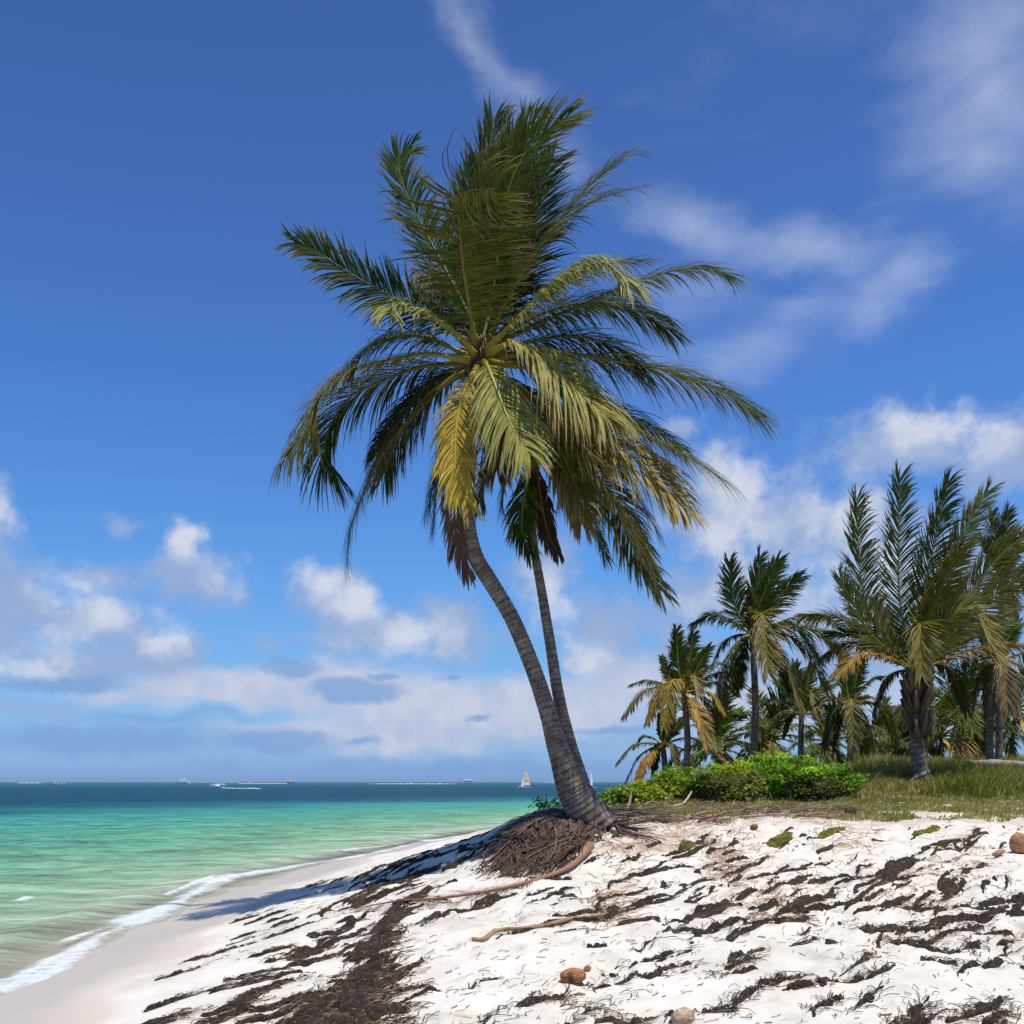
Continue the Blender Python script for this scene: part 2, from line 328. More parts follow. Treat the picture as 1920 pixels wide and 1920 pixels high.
def mat_sand():
    m, N, out, nt = newmat('beach_sand')
    tc = N('ShaderNodeTexCoord'); P = tc.outputs['Object']
    wet = N('ShaderNodeAttribute', attribute_name='wet').outputs['Fac']; veg = N('ShaderNodeAttribute', attribute_name='veg').outputs['Fac']; dirt = N('ShaderNodeAttribute', attribute_name='dirt').outputs['Fac']
    n1 = N('ShaderNodeTexNoise', {'Vector': P, 'Scale': 1.3, 'Detail': 6, 'Roughness': .6}); n2 = N('ShaderNodeTexNoise', {'Vector': P, 'Scale': 70., 'Detail': 5, 'Roughness': .7}); n3 = N('ShaderNodeTexNoise', {'Vector': P, 'Scale': 9., 'Detail': 6, 'Roughness': .65})
    dry = N('ShaderNodeValToRGB', {0: n1.outputs['Fac']}); ramp_set(dry, [(.3, (.58, .525, .44)), (.5, (.70, .645, .555)), (.72, (.79, .74, .655))])
    sp = N('ShaderNodeValToRGB', {0: n2.outputs['Fac']}); ramp_set(sp, [(.28, (.55, .5, .42)), (.42, (1, 1, 1)), (1, (1.0, 1.0, 1.0))])
    d2 = N('ShaderNodeMix', {0: .8, 6: dry.outputs[0], 7: sp.outputs[0]}, data_type='RGBA', blend_type='MULTIPLY')
    wr = N('ShaderNodeValToRGB', {0: wet}); ramp_set(wr, [(0, (.62, .555, .46)), (.25, (.58, .51, .42)), (1, (.50, .43, .34))])
    wf = N('ShaderNodeMapRange', {0: wet, 1: 0.02, 2: .3}, interpolation_type='SMOOTHSTEP')
    c1 = N('ShaderNodeMix', {0: wf.outputs[0], 6: d2.outputs[2], 7: wr.outputs[0]}, data_type='RGBA')
    dc = N('ShaderNodeValToRGB', {0: n3.outputs['Fac']}); ramp_set(dc, [(.3, (.22, .15, .10)), (.55, (.5, .38, .29)), (.75, (.65, .55, .46))])
    df = N('ShaderNodeMath', {0: dirt, 1: 1.0}, operation='MULTIPLY')
    c2 = N('ShaderNodeMix', {0: df.outputs[0], 6: c1.outputs[2], 7: dc.outputs[0]}, data_type='RGBA')
    vc = N('ShaderNodeValToRGB', {0: n3.outputs['Fac']}); ramp_set(vc, [(.3, (.10, .09, .035)), (.5, (.20, .17, .085)), (.7, (.36, .30, .2))])
    c3 = N('ShaderNodeMix', {0: veg, 6: c2.outputs[2], 7: vc.outputs[0]}, data_type='RGBA')
    rg = N('ShaderNodeMapRange', {0: wet, 1: .1, 2: .9, 3: .95, 4: .42})
    hs = N('ShaderNodeMath', {0: n3.outputs['Fac'], 1: .8, 2: n2.outputs['Fac']}, operation='MULTIPLY_ADD')
    bs_ = N('ShaderNodeMapRange', {0: wet, 1: 0, 2: .5, 3: .55, 4: .04})
    bp = N('ShaderNodeBump', {'Height': hs.outputs[0], 'Strength': bs_.outputs[0], 'Distance': .02})
    bs = N('ShaderNodeBsdfPrincipled', {'Base Color': c3.outputs[2], 'Roughness': rg.outputs[0], 'Specular IOR Level': .35, 'Normal': bp.outputs[0]})
    nt.links.new(bs.outputs[0], out.inputs[0]); return m
def mat_weed():
    m, N, out, nt = newmat('seaweed_mat')
    tc = N('ShaderNodeTexCoord'); P = tc.outputs['Object']
    n1 = N('ShaderNodeTexNoise', {'Vector': P, 'Scale': 28., 'Detail': 8, 'Roughness': .75}); n2 = N('ShaderNodeTexNoise', {'Vector': P, 'Scale': 2.2, 'Detail': 4})
    r = N('ShaderNodeValToRGB', {0: n1.outputs['Fac']}); ramp_set(r, [(.3, (.014, .011, .009)), (.50, (.046, .034, .026)), (.62, (.11, .083, .062)), (.74, (.36, .30, .23))])
    t = N('ShaderNodeMapRange', {0: n2.outputs['Fac'], 1: .35, 2: .65, 3: .75, 4: 1.35}); mu = N('ShaderNodeVectorMath', {0: r.outputs[0]}, operation='SCALE'); nt.links.new(t.outputs[0], mu.inputs['Scale'])
    bp = N('ShaderNodeBump', {'Height': n1.outputs['Fac'], 'Strength': .9, 'Distance': .04})
    bs = N('ShaderNodeBsdfPrincipled', {'Base Color': mu.outputs[0], 'Roughness': .95, 'Specular IOR Level': .1, 'Normal': bp.outputs[0]})
    nt.links.new(bs.outputs[0], out.inputs[0]); return m
def mat_trunk():
    m, N, out, nt = newmat('palm_trunk_bark')
    ar = N('ShaderNodeAttribute', attribute_name='ring').outputs['Fac']; ln = N('ShaderNodeAttribute', attribute_name='along').outputs['Fac']
    tc = N('ShaderNodeTexCoord'); P = tc.outputs['Object']
    n1 = N('ShaderNodeTexNoise', {'Vector': P, 'Scale': 6., 'Detail': 8, 'Roughness': .7}); mp = N('ShaderNodeMapping', {0: P, 'Scale': (30, 30, 3)}); n2 = N('ShaderNodeTexNoise', {'Vector': mp.outputs[0], 'Scale': 1.5, 'Detail': 5})
    r = N('ShaderNodeValToRGB', {0: n1.outputs['Fac']}); ramp_set(r, [(.28, (.095, .068, .05)), (.5, (.19, .145, .11)), (.70, (.36, .30, .245))])
    rr = N('ShaderNodeMapRange', {0: ar, 1: 0, 2: 1, 3: .30, 4: 1.15}); f = N('ShaderNodeMapRange', {0: n2.outputs['Fac'], 1: .3, 2: .7, 3: .7, 4: 1.2})
    a = N('ShaderNodeMath', {0: rr.outputs[0], 1: f.outputs[0]}, operation='MULTIPLY'); mu = N('ShaderNodeVectorMath', {0: r.outputs[0]}, operation='SCALE'); nt.links.new(a.outputs[0], mu.inputs['Scale'])
    hh = N('ShaderNodeMath', {0: n1.outputs['Fac'], 1: n2.outputs['Fac']}, operation='ADD')
    bp = N('ShaderNodeBump', {'Height': hh.outputs[0], 'Strength': .6, 'Distance': .02})
    bs = N('ShaderNodeBsdfPrincipled', {'Base Color': mu.outputs[0], 'Roughness': .9, 'Specular IOR Level': .15, 'Normal': bp.outputs[0]})
    nt.links.new(bs.outputs[0], out.inputs[0]); return m
def mat_water():
    m, N, out, nt = newmat('sea_water')
    tc = N('ShaderNodeTexCoord'); P = tc.outputs['Object']
    sh = N('ShaderNodeAttribute', attribute_name='shore').outputs['Fac']; fo = N('ShaderNodeAttribute', attribute_name='foam').outputs['Fac']
    # logarithmic distance from the shore drives the colour of the bottom seen through the water
    mp = N('ShaderNodeMapping', {0: P, 'Scale': (.35, 1.0, 1)})
    na = N('ShaderNodeTexNoise', {'Vector': mp.outputs[0], 'Scale': .35, 'Detail': 6, 'Roughness': .6})
    mpb = N('ShaderNodeMapping', {0: P, 'Scale': (.04, .11, 1)}); nb = N('ShaderNodeTexNoise', {'Vector': mpb.outputs[0], 'Scale': .5, 'Detail': 6, 'Roughness': .6})
    lg = N('ShaderNodeMath', {0: N('ShaderNodeMath', {0: sh, 1: 1.0}, operation='ADD').outputs[0], 1: 10.0}, operation='LOGARITHM')
    s1 = N('ShaderNodeMath', {0: na.outputs['Fac'], 1: .34, 2: -.17}, operation='MULTIPLY_ADD'); s2 = N('ShaderNodeMath', {0: nb.outputs['Fac'], 1: .5, 2: -.25}, operation='MULTIPLY_ADD')
    s3 = N('ShaderNodeMath', {0: s1.outputs[0], 1: s2.outputs[0]}, operation='ADD'); s4 = N('ShaderNodeMath', {0: lg.outputs[0], 1: s3.outputs[0]}, operation='ADD')
    s5 = N('ShaderNodeMath', {0: s4.outputs[0], 1: 4.0}, operation='DIVIDE', use_clamp=True)
    cr_ = N('ShaderNodeValToRGB', {0: s5.outputs[0]})
    g = lambda *a: lin(*a)
    ramp_set(cr_, [(.0, (.56, .53, .41)), (.07, (.44, .50, .36)), (.15, (.28, .45, .28)), (.235, (.16, .36, .21)), (.31, (.09, .33, .23)), (.37, (.05, .29, .24)), (.42, (.015, .13, .16)), (.48, (.010, .06, .105)), (.66, (.012, .075, .115)), (.80, (.025, .12, .13)), (1, (.04, .15, .14))])
    # ripples
    w1 = N('ShaderNodeMapping', {0: P, 'Scale': (.8, 2.4, 1), 'Rotation': (0, 0, .25)}); b1 = N('ShaderNodeTexNoise', {'Vector': w1.outputs[0], 'Scale': 1.6, 'Detail': 8, 'Roughness': .62})
    w2 = N('ShaderNodeMapping', {0: P, 'Scale': (.12, .5, 1), 'Rotation': (0, 0, .1)}); b2 = N('ShaderNodeTexNoise', {'Vector': w2.outputs[0], 'Scale': 1.0, 'Detail': 7, 'Roughness': .65})
    hb = N('ShaderNodeMath', {0: b2.outputs['Fac'], 1: 4.5, 2: b1.outputs['Fac']}, operation='MULTIPLY_ADD')
    bp = N('ShaderNodeBump', {'Height': hb.outputs[0], 'Strength': .8, 'Distance': .3})
    # ripple shading painted into the water colour, coarse and fine streaks
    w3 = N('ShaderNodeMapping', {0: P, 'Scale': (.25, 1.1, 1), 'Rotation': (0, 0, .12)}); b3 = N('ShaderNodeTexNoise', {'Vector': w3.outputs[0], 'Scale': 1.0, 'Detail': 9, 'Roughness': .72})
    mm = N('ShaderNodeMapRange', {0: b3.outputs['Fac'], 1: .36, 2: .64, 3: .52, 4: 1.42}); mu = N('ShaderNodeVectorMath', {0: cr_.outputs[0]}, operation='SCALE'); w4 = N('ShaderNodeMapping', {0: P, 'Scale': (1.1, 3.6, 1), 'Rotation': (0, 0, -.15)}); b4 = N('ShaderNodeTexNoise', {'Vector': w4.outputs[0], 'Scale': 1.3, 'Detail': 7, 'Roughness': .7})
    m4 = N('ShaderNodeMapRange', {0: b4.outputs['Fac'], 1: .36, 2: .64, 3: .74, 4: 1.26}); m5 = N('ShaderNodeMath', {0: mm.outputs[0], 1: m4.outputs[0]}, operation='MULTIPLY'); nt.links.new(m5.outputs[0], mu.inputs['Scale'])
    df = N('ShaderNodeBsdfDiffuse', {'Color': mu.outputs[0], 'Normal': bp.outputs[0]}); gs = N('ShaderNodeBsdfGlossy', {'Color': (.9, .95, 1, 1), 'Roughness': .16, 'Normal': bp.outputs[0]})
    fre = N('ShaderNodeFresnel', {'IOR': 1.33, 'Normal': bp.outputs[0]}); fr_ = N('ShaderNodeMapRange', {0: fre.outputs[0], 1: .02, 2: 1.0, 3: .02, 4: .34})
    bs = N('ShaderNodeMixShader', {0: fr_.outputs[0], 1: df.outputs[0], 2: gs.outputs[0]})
    tr = N('ShaderNodeBsdfTransparent', {'Color': (.93, .96, .9, 1)})
    al = N('ShaderNodeMapRange', {0: sh, 1: -.3, 2: 1.6, 3: .1, 4: 1.0}, interpolation_type='SMOOTHSTEP')
    w = N('ShaderNodeMixShader', {0: al.outputs[0], 1: tr.outputs[0], 2: bs.outputs[0]})
    fm = N('ShaderNodeMapping', {0: P, 'Scale': (1, 1.0, 1)}); fn = N('ShaderNodeTexNoise', {'Vector': fm.outputs[0], 'Scale': 6., 'Detail': 9, 'Roughness': .8})
    ff = N('ShaderNodeMath', {0: fo, 1: N('ShaderNodeMath', {0: fn.outputs['Fac'], 1: 2.2, 2: -1.15}, operation='MULTIPLY_ADD').outputs[0]}, operation='ADD')
    fr = N('ShaderNodeMapRange', {0: ff.outputs[0], 1: .1, 2: 1.1, 3: 0, 4: .8}, interpolation_type='SMOOTHSTEP'); fz = N('ShaderNodeMath', {0: fo, 1: .02}, operation='GREATER_THAN'); fa = N('ShaderNodeMath', {0: fr.outputs[0], 1: fz.outputs[0]}, operation='MULTIPLY')
    fb = N('ShaderNodeBsdfPrincipled', {'Base Color': (.74, .77, .78, 1), 'Roughness': .7})
    mx = N('ShaderNodeMixShader', {0: fa.outputs[0], 1: w.outputs[0], 2: fb.outputs[0]})
    nt.links.new(mx.outputs[0], out.inputs[0]); return m
M_sand, M_weed, M_trunk, M_water = mat_sand(), mat_weed(), mat_trunk(), mat_water()

# ------------------------------------------------------------------ ground sheet
def grid(Ys, ts, wfun):
    Yg = np.repeat(Ys[:, None], len(ts), 1); Xg = ts[None, :] * wfun(Yg); return Xg, Yg
def gfaces(nr, nc):
    i = np.arange((nr - 1) * (nc - 1)); r = i // (nc - 1); c = i % (nc - 1); a = r * nc + c
    return np.stack([a, a + 1, a + nc + 1, a + nc], 1)
Ys = np.r_[np.linspace(-25, 3, 50)[:-1], np.geomspace(3, 30, 560)[:-1], np.geomspace(30, 150, 120)]
ts = np.linspace(-1, 1, 760)
Xg, Yg = grid(Ys, ts, lambda Y: 1.0 * np.sqrt(Y ** 2 + 70))
Zt = tps(Xg, Yg); Zg = Zt + relief(Xg, Yg, Zt)
nz = fbm(Xg * .7, Yg * .7, 50, 3)
wet = 1 - sstep(.08, .24, Zt + (nz - .5) * .10)
ledge = sstep(0, .5, Zt - 1.44 + (fbm(Xg * 1.5, Yg * 1.5, 60, 4) - .5) * .25)
veg = ledge * sstep(16.6, 17.6, Yg + (nz - .5) * 2) * sstep(1.6, 2.6, Xg + (nz - .5) * 1.5 + (Yg - 17) * .05)
veg = np.where(Yg > 21, sstep(.6, 1.2, Zt), veg)
def world_poly_field(Xg, Yg, strokes, ws=1.0):
    """strokes: list of [(x, y, w), ...] in metres; returns max(1 - dist / w)"""
    f = np.full(Xg.shape, -9.0)
    for st in strokes:
        for a, b in zip(st[:-1], st[1:]):
            wm = max(a[2], b[2]) * 2.2
            m = (Xg > min(a[0], b[0]) - wm) & (Xg < max(a[0], b[0]) + wm) & (Yg > min(a[1], b[1]) - wm) & (Yg < max(a[1], b[1]) + wm)
            if not m.any(): continue
            x, y = Xg[m], Yg[m]; dx, dy = b[0] - a[0], b[1] - a[1]; q = dx * dx + dy * dy + 1e-9
            t = np.clip(((x - a[0]) * dx + (y - a[1]) * dy) / q, 0, 1)
            d = np.hypot(x - a[0] - t * dx, y - a[1] - t * dy); w = (a[2] + (b[2] - a[2]) * t) * ws
            f[m] = np.maximum(f[m], 1 - d / w)
    return f
def px_strokes(L, plane=None):
    out = []
    for st in L:
        o = []
        for (px, py, w) in st:
            if plane is None: p = G(px, py)
            else:
                Y = (EYE - plane) * F / (py - HZ); p = Vector(((px - CX) / F * Y, Y, plane))
            o.append((p.x, p.y, w))
        if len(o) == 1: o.append((o[0][0] + .02, o[0][1], o[0][2]))
        out.append(o)
    return out
dirt_st = px_strokes([[(1150, 1590, .35), (1250, 1585, .4), (1320, 1580, .3)], [(1160, 1560, .3), (1300, 1560, .2)], [(1020, 1520, .5), (1000, 1590, .6), (1000, 1620, .4)], [(1080, 1545, .5), (1060, 1600, .5)], [(960, 1545, .3), (1020, 1515, .4)], [(1550, 1590, .25), (1600, 1580, .2)], [(1350, 1610, .15), (1380, 1590, .15)]])
dirt = np.clip(world_poly_field(Xg, Yg, dirt_st) * 1.1 + (fbm(Xg * 4, Yg * 4, 70, 4) - .5) * 1.4, 0, .85) * (world_poly_field(Xg, Yg, dirt_st) > -.6)
edge = np.clip(1 - np.abs(Zt - 1.46) / .07, 0, 1) * (Yg > 15.5) * (Yg < 19) * (Xg > 1) * fbm(Xg * 3, Yg * 3, 75, 3)
dirt = np.clip(np.maximum(dirt, edge), 0, 1)
o = mesh_np('ground', np.stack([Xg.ravel(), Yg.ravel(), Zg.ravel()], 1), gfaces(*Xg.shape), M_sand, attrs={'wet': wet, 'veg': veg, 'dirt': dirt})
tag(o, kind='structure')

# ------------------------------------------------------------------ sea
Ys = np.r_[np.linspace(-60, 5, 30)[:-1], np.geomspace(5, 70, 460)[:-1], np.geomspace(70, 12000, 220)]
ts = np.linspace(-1, 1, 560)
Xw, Yw = grid(Ys, ts, lambda Y: 1.15 * np.sqrt(Y ** 2 + 90))
sh = shore_x(Yw) - Xw
foam_st = px_strokes([[(0, 1862, .26), (50, 1846, .36), (100, 1825, .32), (130, 1800, .2), (180, 1762, .16), (250, 1730, .34), (300, 1710, .38), (342, 1690, .2), (395, 1658, .3), (440, 1645, .22), (480, 1638, .26), (530, 1630, .3), (590, 1619, .3), (660, 1609, .3), (720, 1597, .25), (790, 1580, .35), (850, 1571, .45), (900, 1567, .4)],
                      [(40, 1835, .14), (100, 1805, .2), (140, 1782, .12)], [(120, 1768, .1), (175, 1748, .15), (215, 1738, .08)], [(310, 1680, .08), (360, 1662, .12), (400, 1648, .08)], [(30, 1880, .06), (130, 1850, .08), (220, 1800, .06), (300, 1765, .06)], [(640, 1600, .12), (760, 1580, .15)], [(35, 1690, .12), (55, 1686, .1)]], plane=0.0)
ff0 = world_poly_field(Xw, Yw, foam_st, 1.15)
foam = np.clip(ff0 * 1.0 + .1 + (fbm(Xw * 1.6, Yw * 1.0, 400, 4) - .5) * 1.5, 0, 1) * (ff0 > -.4)
near = 1 - sstep(30, 90, Yw)
u = Yw * 1.0 + Xw * .25; v = Xw - .2 * Yw
wav = (fbm(u * .9, v * .35, 101, 3) - .5) * .24 + (fbm(u * 2.6, v * 1.0, 110, 3) - .5) * .10
Zw = wav * near * sstep(.2, 5, sh) + foam * .03 + np.where(sh < 1.5, .0, 0) + .006
swl = np.clip(1 - np.abs(sh - 1.3 - (vnoise(Yw * .25, Yw * 0, 5) - .5) * 1.2) / .55, 0, 1) * near * .06
Zw = Zw + swl
o = mesh_np('sea', np.stack([Xw.ravel(), Yw.ravel(), Zw.ravel()], 1), gfaces(*Xw.shape), M_water, attrs={'shore': sh.clip(-1, 5000), 'foam': foam})
tag(o, kind='structure')

# ------------------------------------------------------------------ palms
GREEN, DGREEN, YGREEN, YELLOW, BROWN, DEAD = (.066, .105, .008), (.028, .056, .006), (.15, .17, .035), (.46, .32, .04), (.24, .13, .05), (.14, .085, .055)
PALE = (.27, .265, .06)  # leaf tones also carry the crown's light and shade: pale in front, dark behind
def make_frond(name, pts, parent, L=.95, n=70, col=GREEN, tipc=(.34, .24, .14), hint=(0, 0, 1), grav=.34, wind=.16, bare=.11, wid=.029, seg=5, rr=.03, rng=None, tipfade=.35, windv=(1, .1, .05), split=None, ribcol=None, alpha=(45, 68), roll=0.0, end=.55, sides=(1, 1), lift=.12, origin=None):
    rng = rng or random.Random(hash(name) & 999)
    org = Vector(origin) if origin is not None else Vector()
    n = int(n * (1.8 if seg > 4 else 1.2)); L *= 1.16 if seg > 4 else 1.0; m = max(n, 8); P, Ltot = spline(pts, m); hint = Vector(hint); wv = Vector(windv)
    V = []; Fq = []; Cc = []
    gl = Vector((0, 0, -1))
    for i in range(m + 1):
        s = i / m
        if s < bare: continue
        T = (P[min(i + 1, m)] - P[max(i - 1, 0)]).normalized()
        Nn = hint - T * hint.dot(T)
        if Nn.length < .15: Nn = Nn + Vector((0, -1, 0)) - T * (-T.y)
        Nn.normalize(); B = T.cross(Nn).normalized()
        if roll:
            q = roll * s; Nn, B = Nn * math.cos(q) + B * math.sin(q), B * math.cos(q) - Nn * math.sin(q)
        x = (s - bare) / (1 - bare)
        prof = min(1, .45 + x * 2.2) * (1 - (1 - end) * max(0, (x - .45) / .55) ** 1.4)
        al = R(alpha[0] + (alpha[1] - alpha[0]) * x ** 1.5 + 7 * math.sin(i * .55 + Ltot * 9) * math.sin(i * .17))
        clump = rng.random()
        for side in (1, -1):
            if rng.random() > (sides[0] if side > 0 else sides[1]): continue
            l = L * prof * rng.uniform(.74, 1.1)
            D = (B * side * math.cos(al) + T * math.sin(al) + Nn * (lift + rng.uniform(-.10, .10)) + Vector((rng.uniform(-.1, .1), rng.uniform(-.1, .1), rng.uniform(-.1, .1)))).normalized()
            p = P[i] + (P[min(i + 1, m)] - P[i]) * rng.random(); st = l / seg; b0 = len(V)
            g = grav * rng.uniform(.65, 1.4); w = wind * rng.uniform(.6, 1.4); hue = rng.uniform(.72, 1.28); yel = rng.uniform(-.012, .03)
            pc = tipc if rng.random() < .55 else col; jit = Vector((rng.gauss(0, .05), rng.gauss(0, .05), rng.gauss(0, .05)))
            if rng.random() < .07: g += .35; l *= .8
            if rng.random() < .05: continue
            for k in range(seg + 1):
                f = k / seg; wd = wid * (.55 + .9 * f if f < .4 else .95 * (1 - ((f - .4) / .6) ** 2.0) + .04) * .5
                Wd = D.cross(Nn)
                if Wd.length < .2: Wd = D.cross(B)
                Wd.normalize()
                V.append(p - Wd * wd - org); V.append(p + Wd * wd - org)
                t = max(0, (f - (1 - tipfade)) / max(tipfade, .01)); base = [max(0, c * hue + (yel if j == 0 else 0)) for j, c in enumerate(col)]
                cc = [base[j] * (1 - t) + pc[j] * t for j in range(3)]; Cc += [cc, cc]
                if k < seg:
                    Fq.append((b0 + 2 * k, b0 + 2 * k + 1, b0 + 2 * k + 3, b0 + 2 * k + 2))
                    D = (D + gl * g * (.15 + 1.1 * f) + wv * w * (.1 + 1.0 * f) * .62 + jit * f).normalized(); p = p + D * st
    o = mesh_np(name, V, Fq, M_leaf, attrs=None, cols=np.array(Cc), parent=parent)
    rb = MB(); rc = ribcol or ((.12, .06, .03) if col[1] < col[0] * .62 and col[0] < .2 else (.12 + col[0] * .7, .10 + col[1] * .6, .02))
    Q, _ = spline([Vector(p) - org for p in pts], 24)
    rb.tube(Q, [rr * (1.35 - 1.2 * (i / 24) ** .8) if i > 2 else rr * (1.35 + (3 - i) * .28) for i in range(25)], 6, rc)
    rb.build('midrib', M_rib, o)
    return o
def frond_px(parent, name, px, dy0, dy1, Y0, org, **k):
    """rachis through places in the photo, leaving the crown plane Y0 from dy0 to dy1 metres in depth"""
    m = len(px) - 1; pts = []; px = list(px); e = .28; px[-1] = (px[-1][0] * (1 - e) + px[-2][0] * e, px[-1][1] * (1 - e) + px[-2][1] * e)
    for i, (a, b) in enumerate(px):
        Y = Y0 + dy0 + (dy1 - dy0) * (i / m) ** .9; pts.append(PW3(a, b, Y))
    return make_frond(name, [p - org for p in pts], parent, **k)
def make_trunk(name, pts, rad, parent, org, seg=28, pitch=.085, lean_flare=None, m=520):
    P, L = spline([Vector(p) - org for p in pts], m); rr = np.interp(np.linspace(0, 1, m + 1), np.linspace(0, 1, len(rad)), rad)
    V = []; ring = []; u = None
    rng = random.Random(3); ph = 0; phs = []
    for i in range(m + 1):
        ph += L / m / (pitch * (1 + .35 * math.sin(i * .11) + rng.uniform(-.2, .2))); phs.append(ph)
    for i, p in enumerate(P):
        t = (P[min(i + 1, m)] - P[max(i - 1, 0)]).normalized(); u = t.orthogonal().normalized() if u is None else (u - t * u.dot(t)).normalized(); w = t.cross(u)
        for k in range(seg):
            a = 2 * math.pi * k / seg; q = (phs[i] + .16 * math.sin(a + i * .004) + .05 * math.sin(a * 5 + i * .03)) % 1.0
            r = rr[i] * (1 + .045 * (1 - q) + .03 * math.sin(a * 3 + i * .02)) + .0
            if lean_flare and i < m * .09: r *= 1 + .10 * math.sin(a * 7 + 1) * (1 - i / (m * .09))
            V.append(p + (u * math.cos(a) + w * math.sin(a)) * r); ring.append(min(1, q * 3.0) if q < .5 else 1 - (q - .5) * .4)
    i = np.arange(m * seg); r_ = i // seg; c_ = i % seg; n2 = (c_ + 1) % seg
    Fq = np.stack([r_ * seg + c_, r_ * seg + n2, (r_ + 1) * seg + n2, (r_ + 1) * seg + c_], 1)
    o = mesh_np(name, V, Fq, M_trunk, attrs={'ring': ring, 'along': np.repeat(np.linspace(0, 1, m + 1), seg)}, parent=parent)
    return o
UP = (0, -1, .25)      # hint for near-vertical fronds seen face on
Y0 = 16.0
B1 = PW3(1108, 1540, Y0); B1.z = gz(B1.x, B1.y) - .1
palm = empty('palm_tree', B1, 'tall leaning coconut palm with the thick curved trunk and the biggest wind-blown crown', 'palm tree')
make_trunk('trunk', [PW3(*a) for a in [(1120, 1556, 16), (1104, 1528, 16), (1074, 1475, 16), (1046, 1400, 16), (1022, 1320, 16), (996, 1245, 16), (960, 1160, 15.95), (922, 1095, 15.9), (890, 1040, 15.9), (876, 970, 15.9), (878, 890, 15.95), (888, 790, 16), (900, 690, 16), (903, 640, 16)]],
           [.32, .26, .175, .128, .120, .116, .112, .116, .118, .112, .105, .10, .10, .09], palm, B1, lean_flare=True)
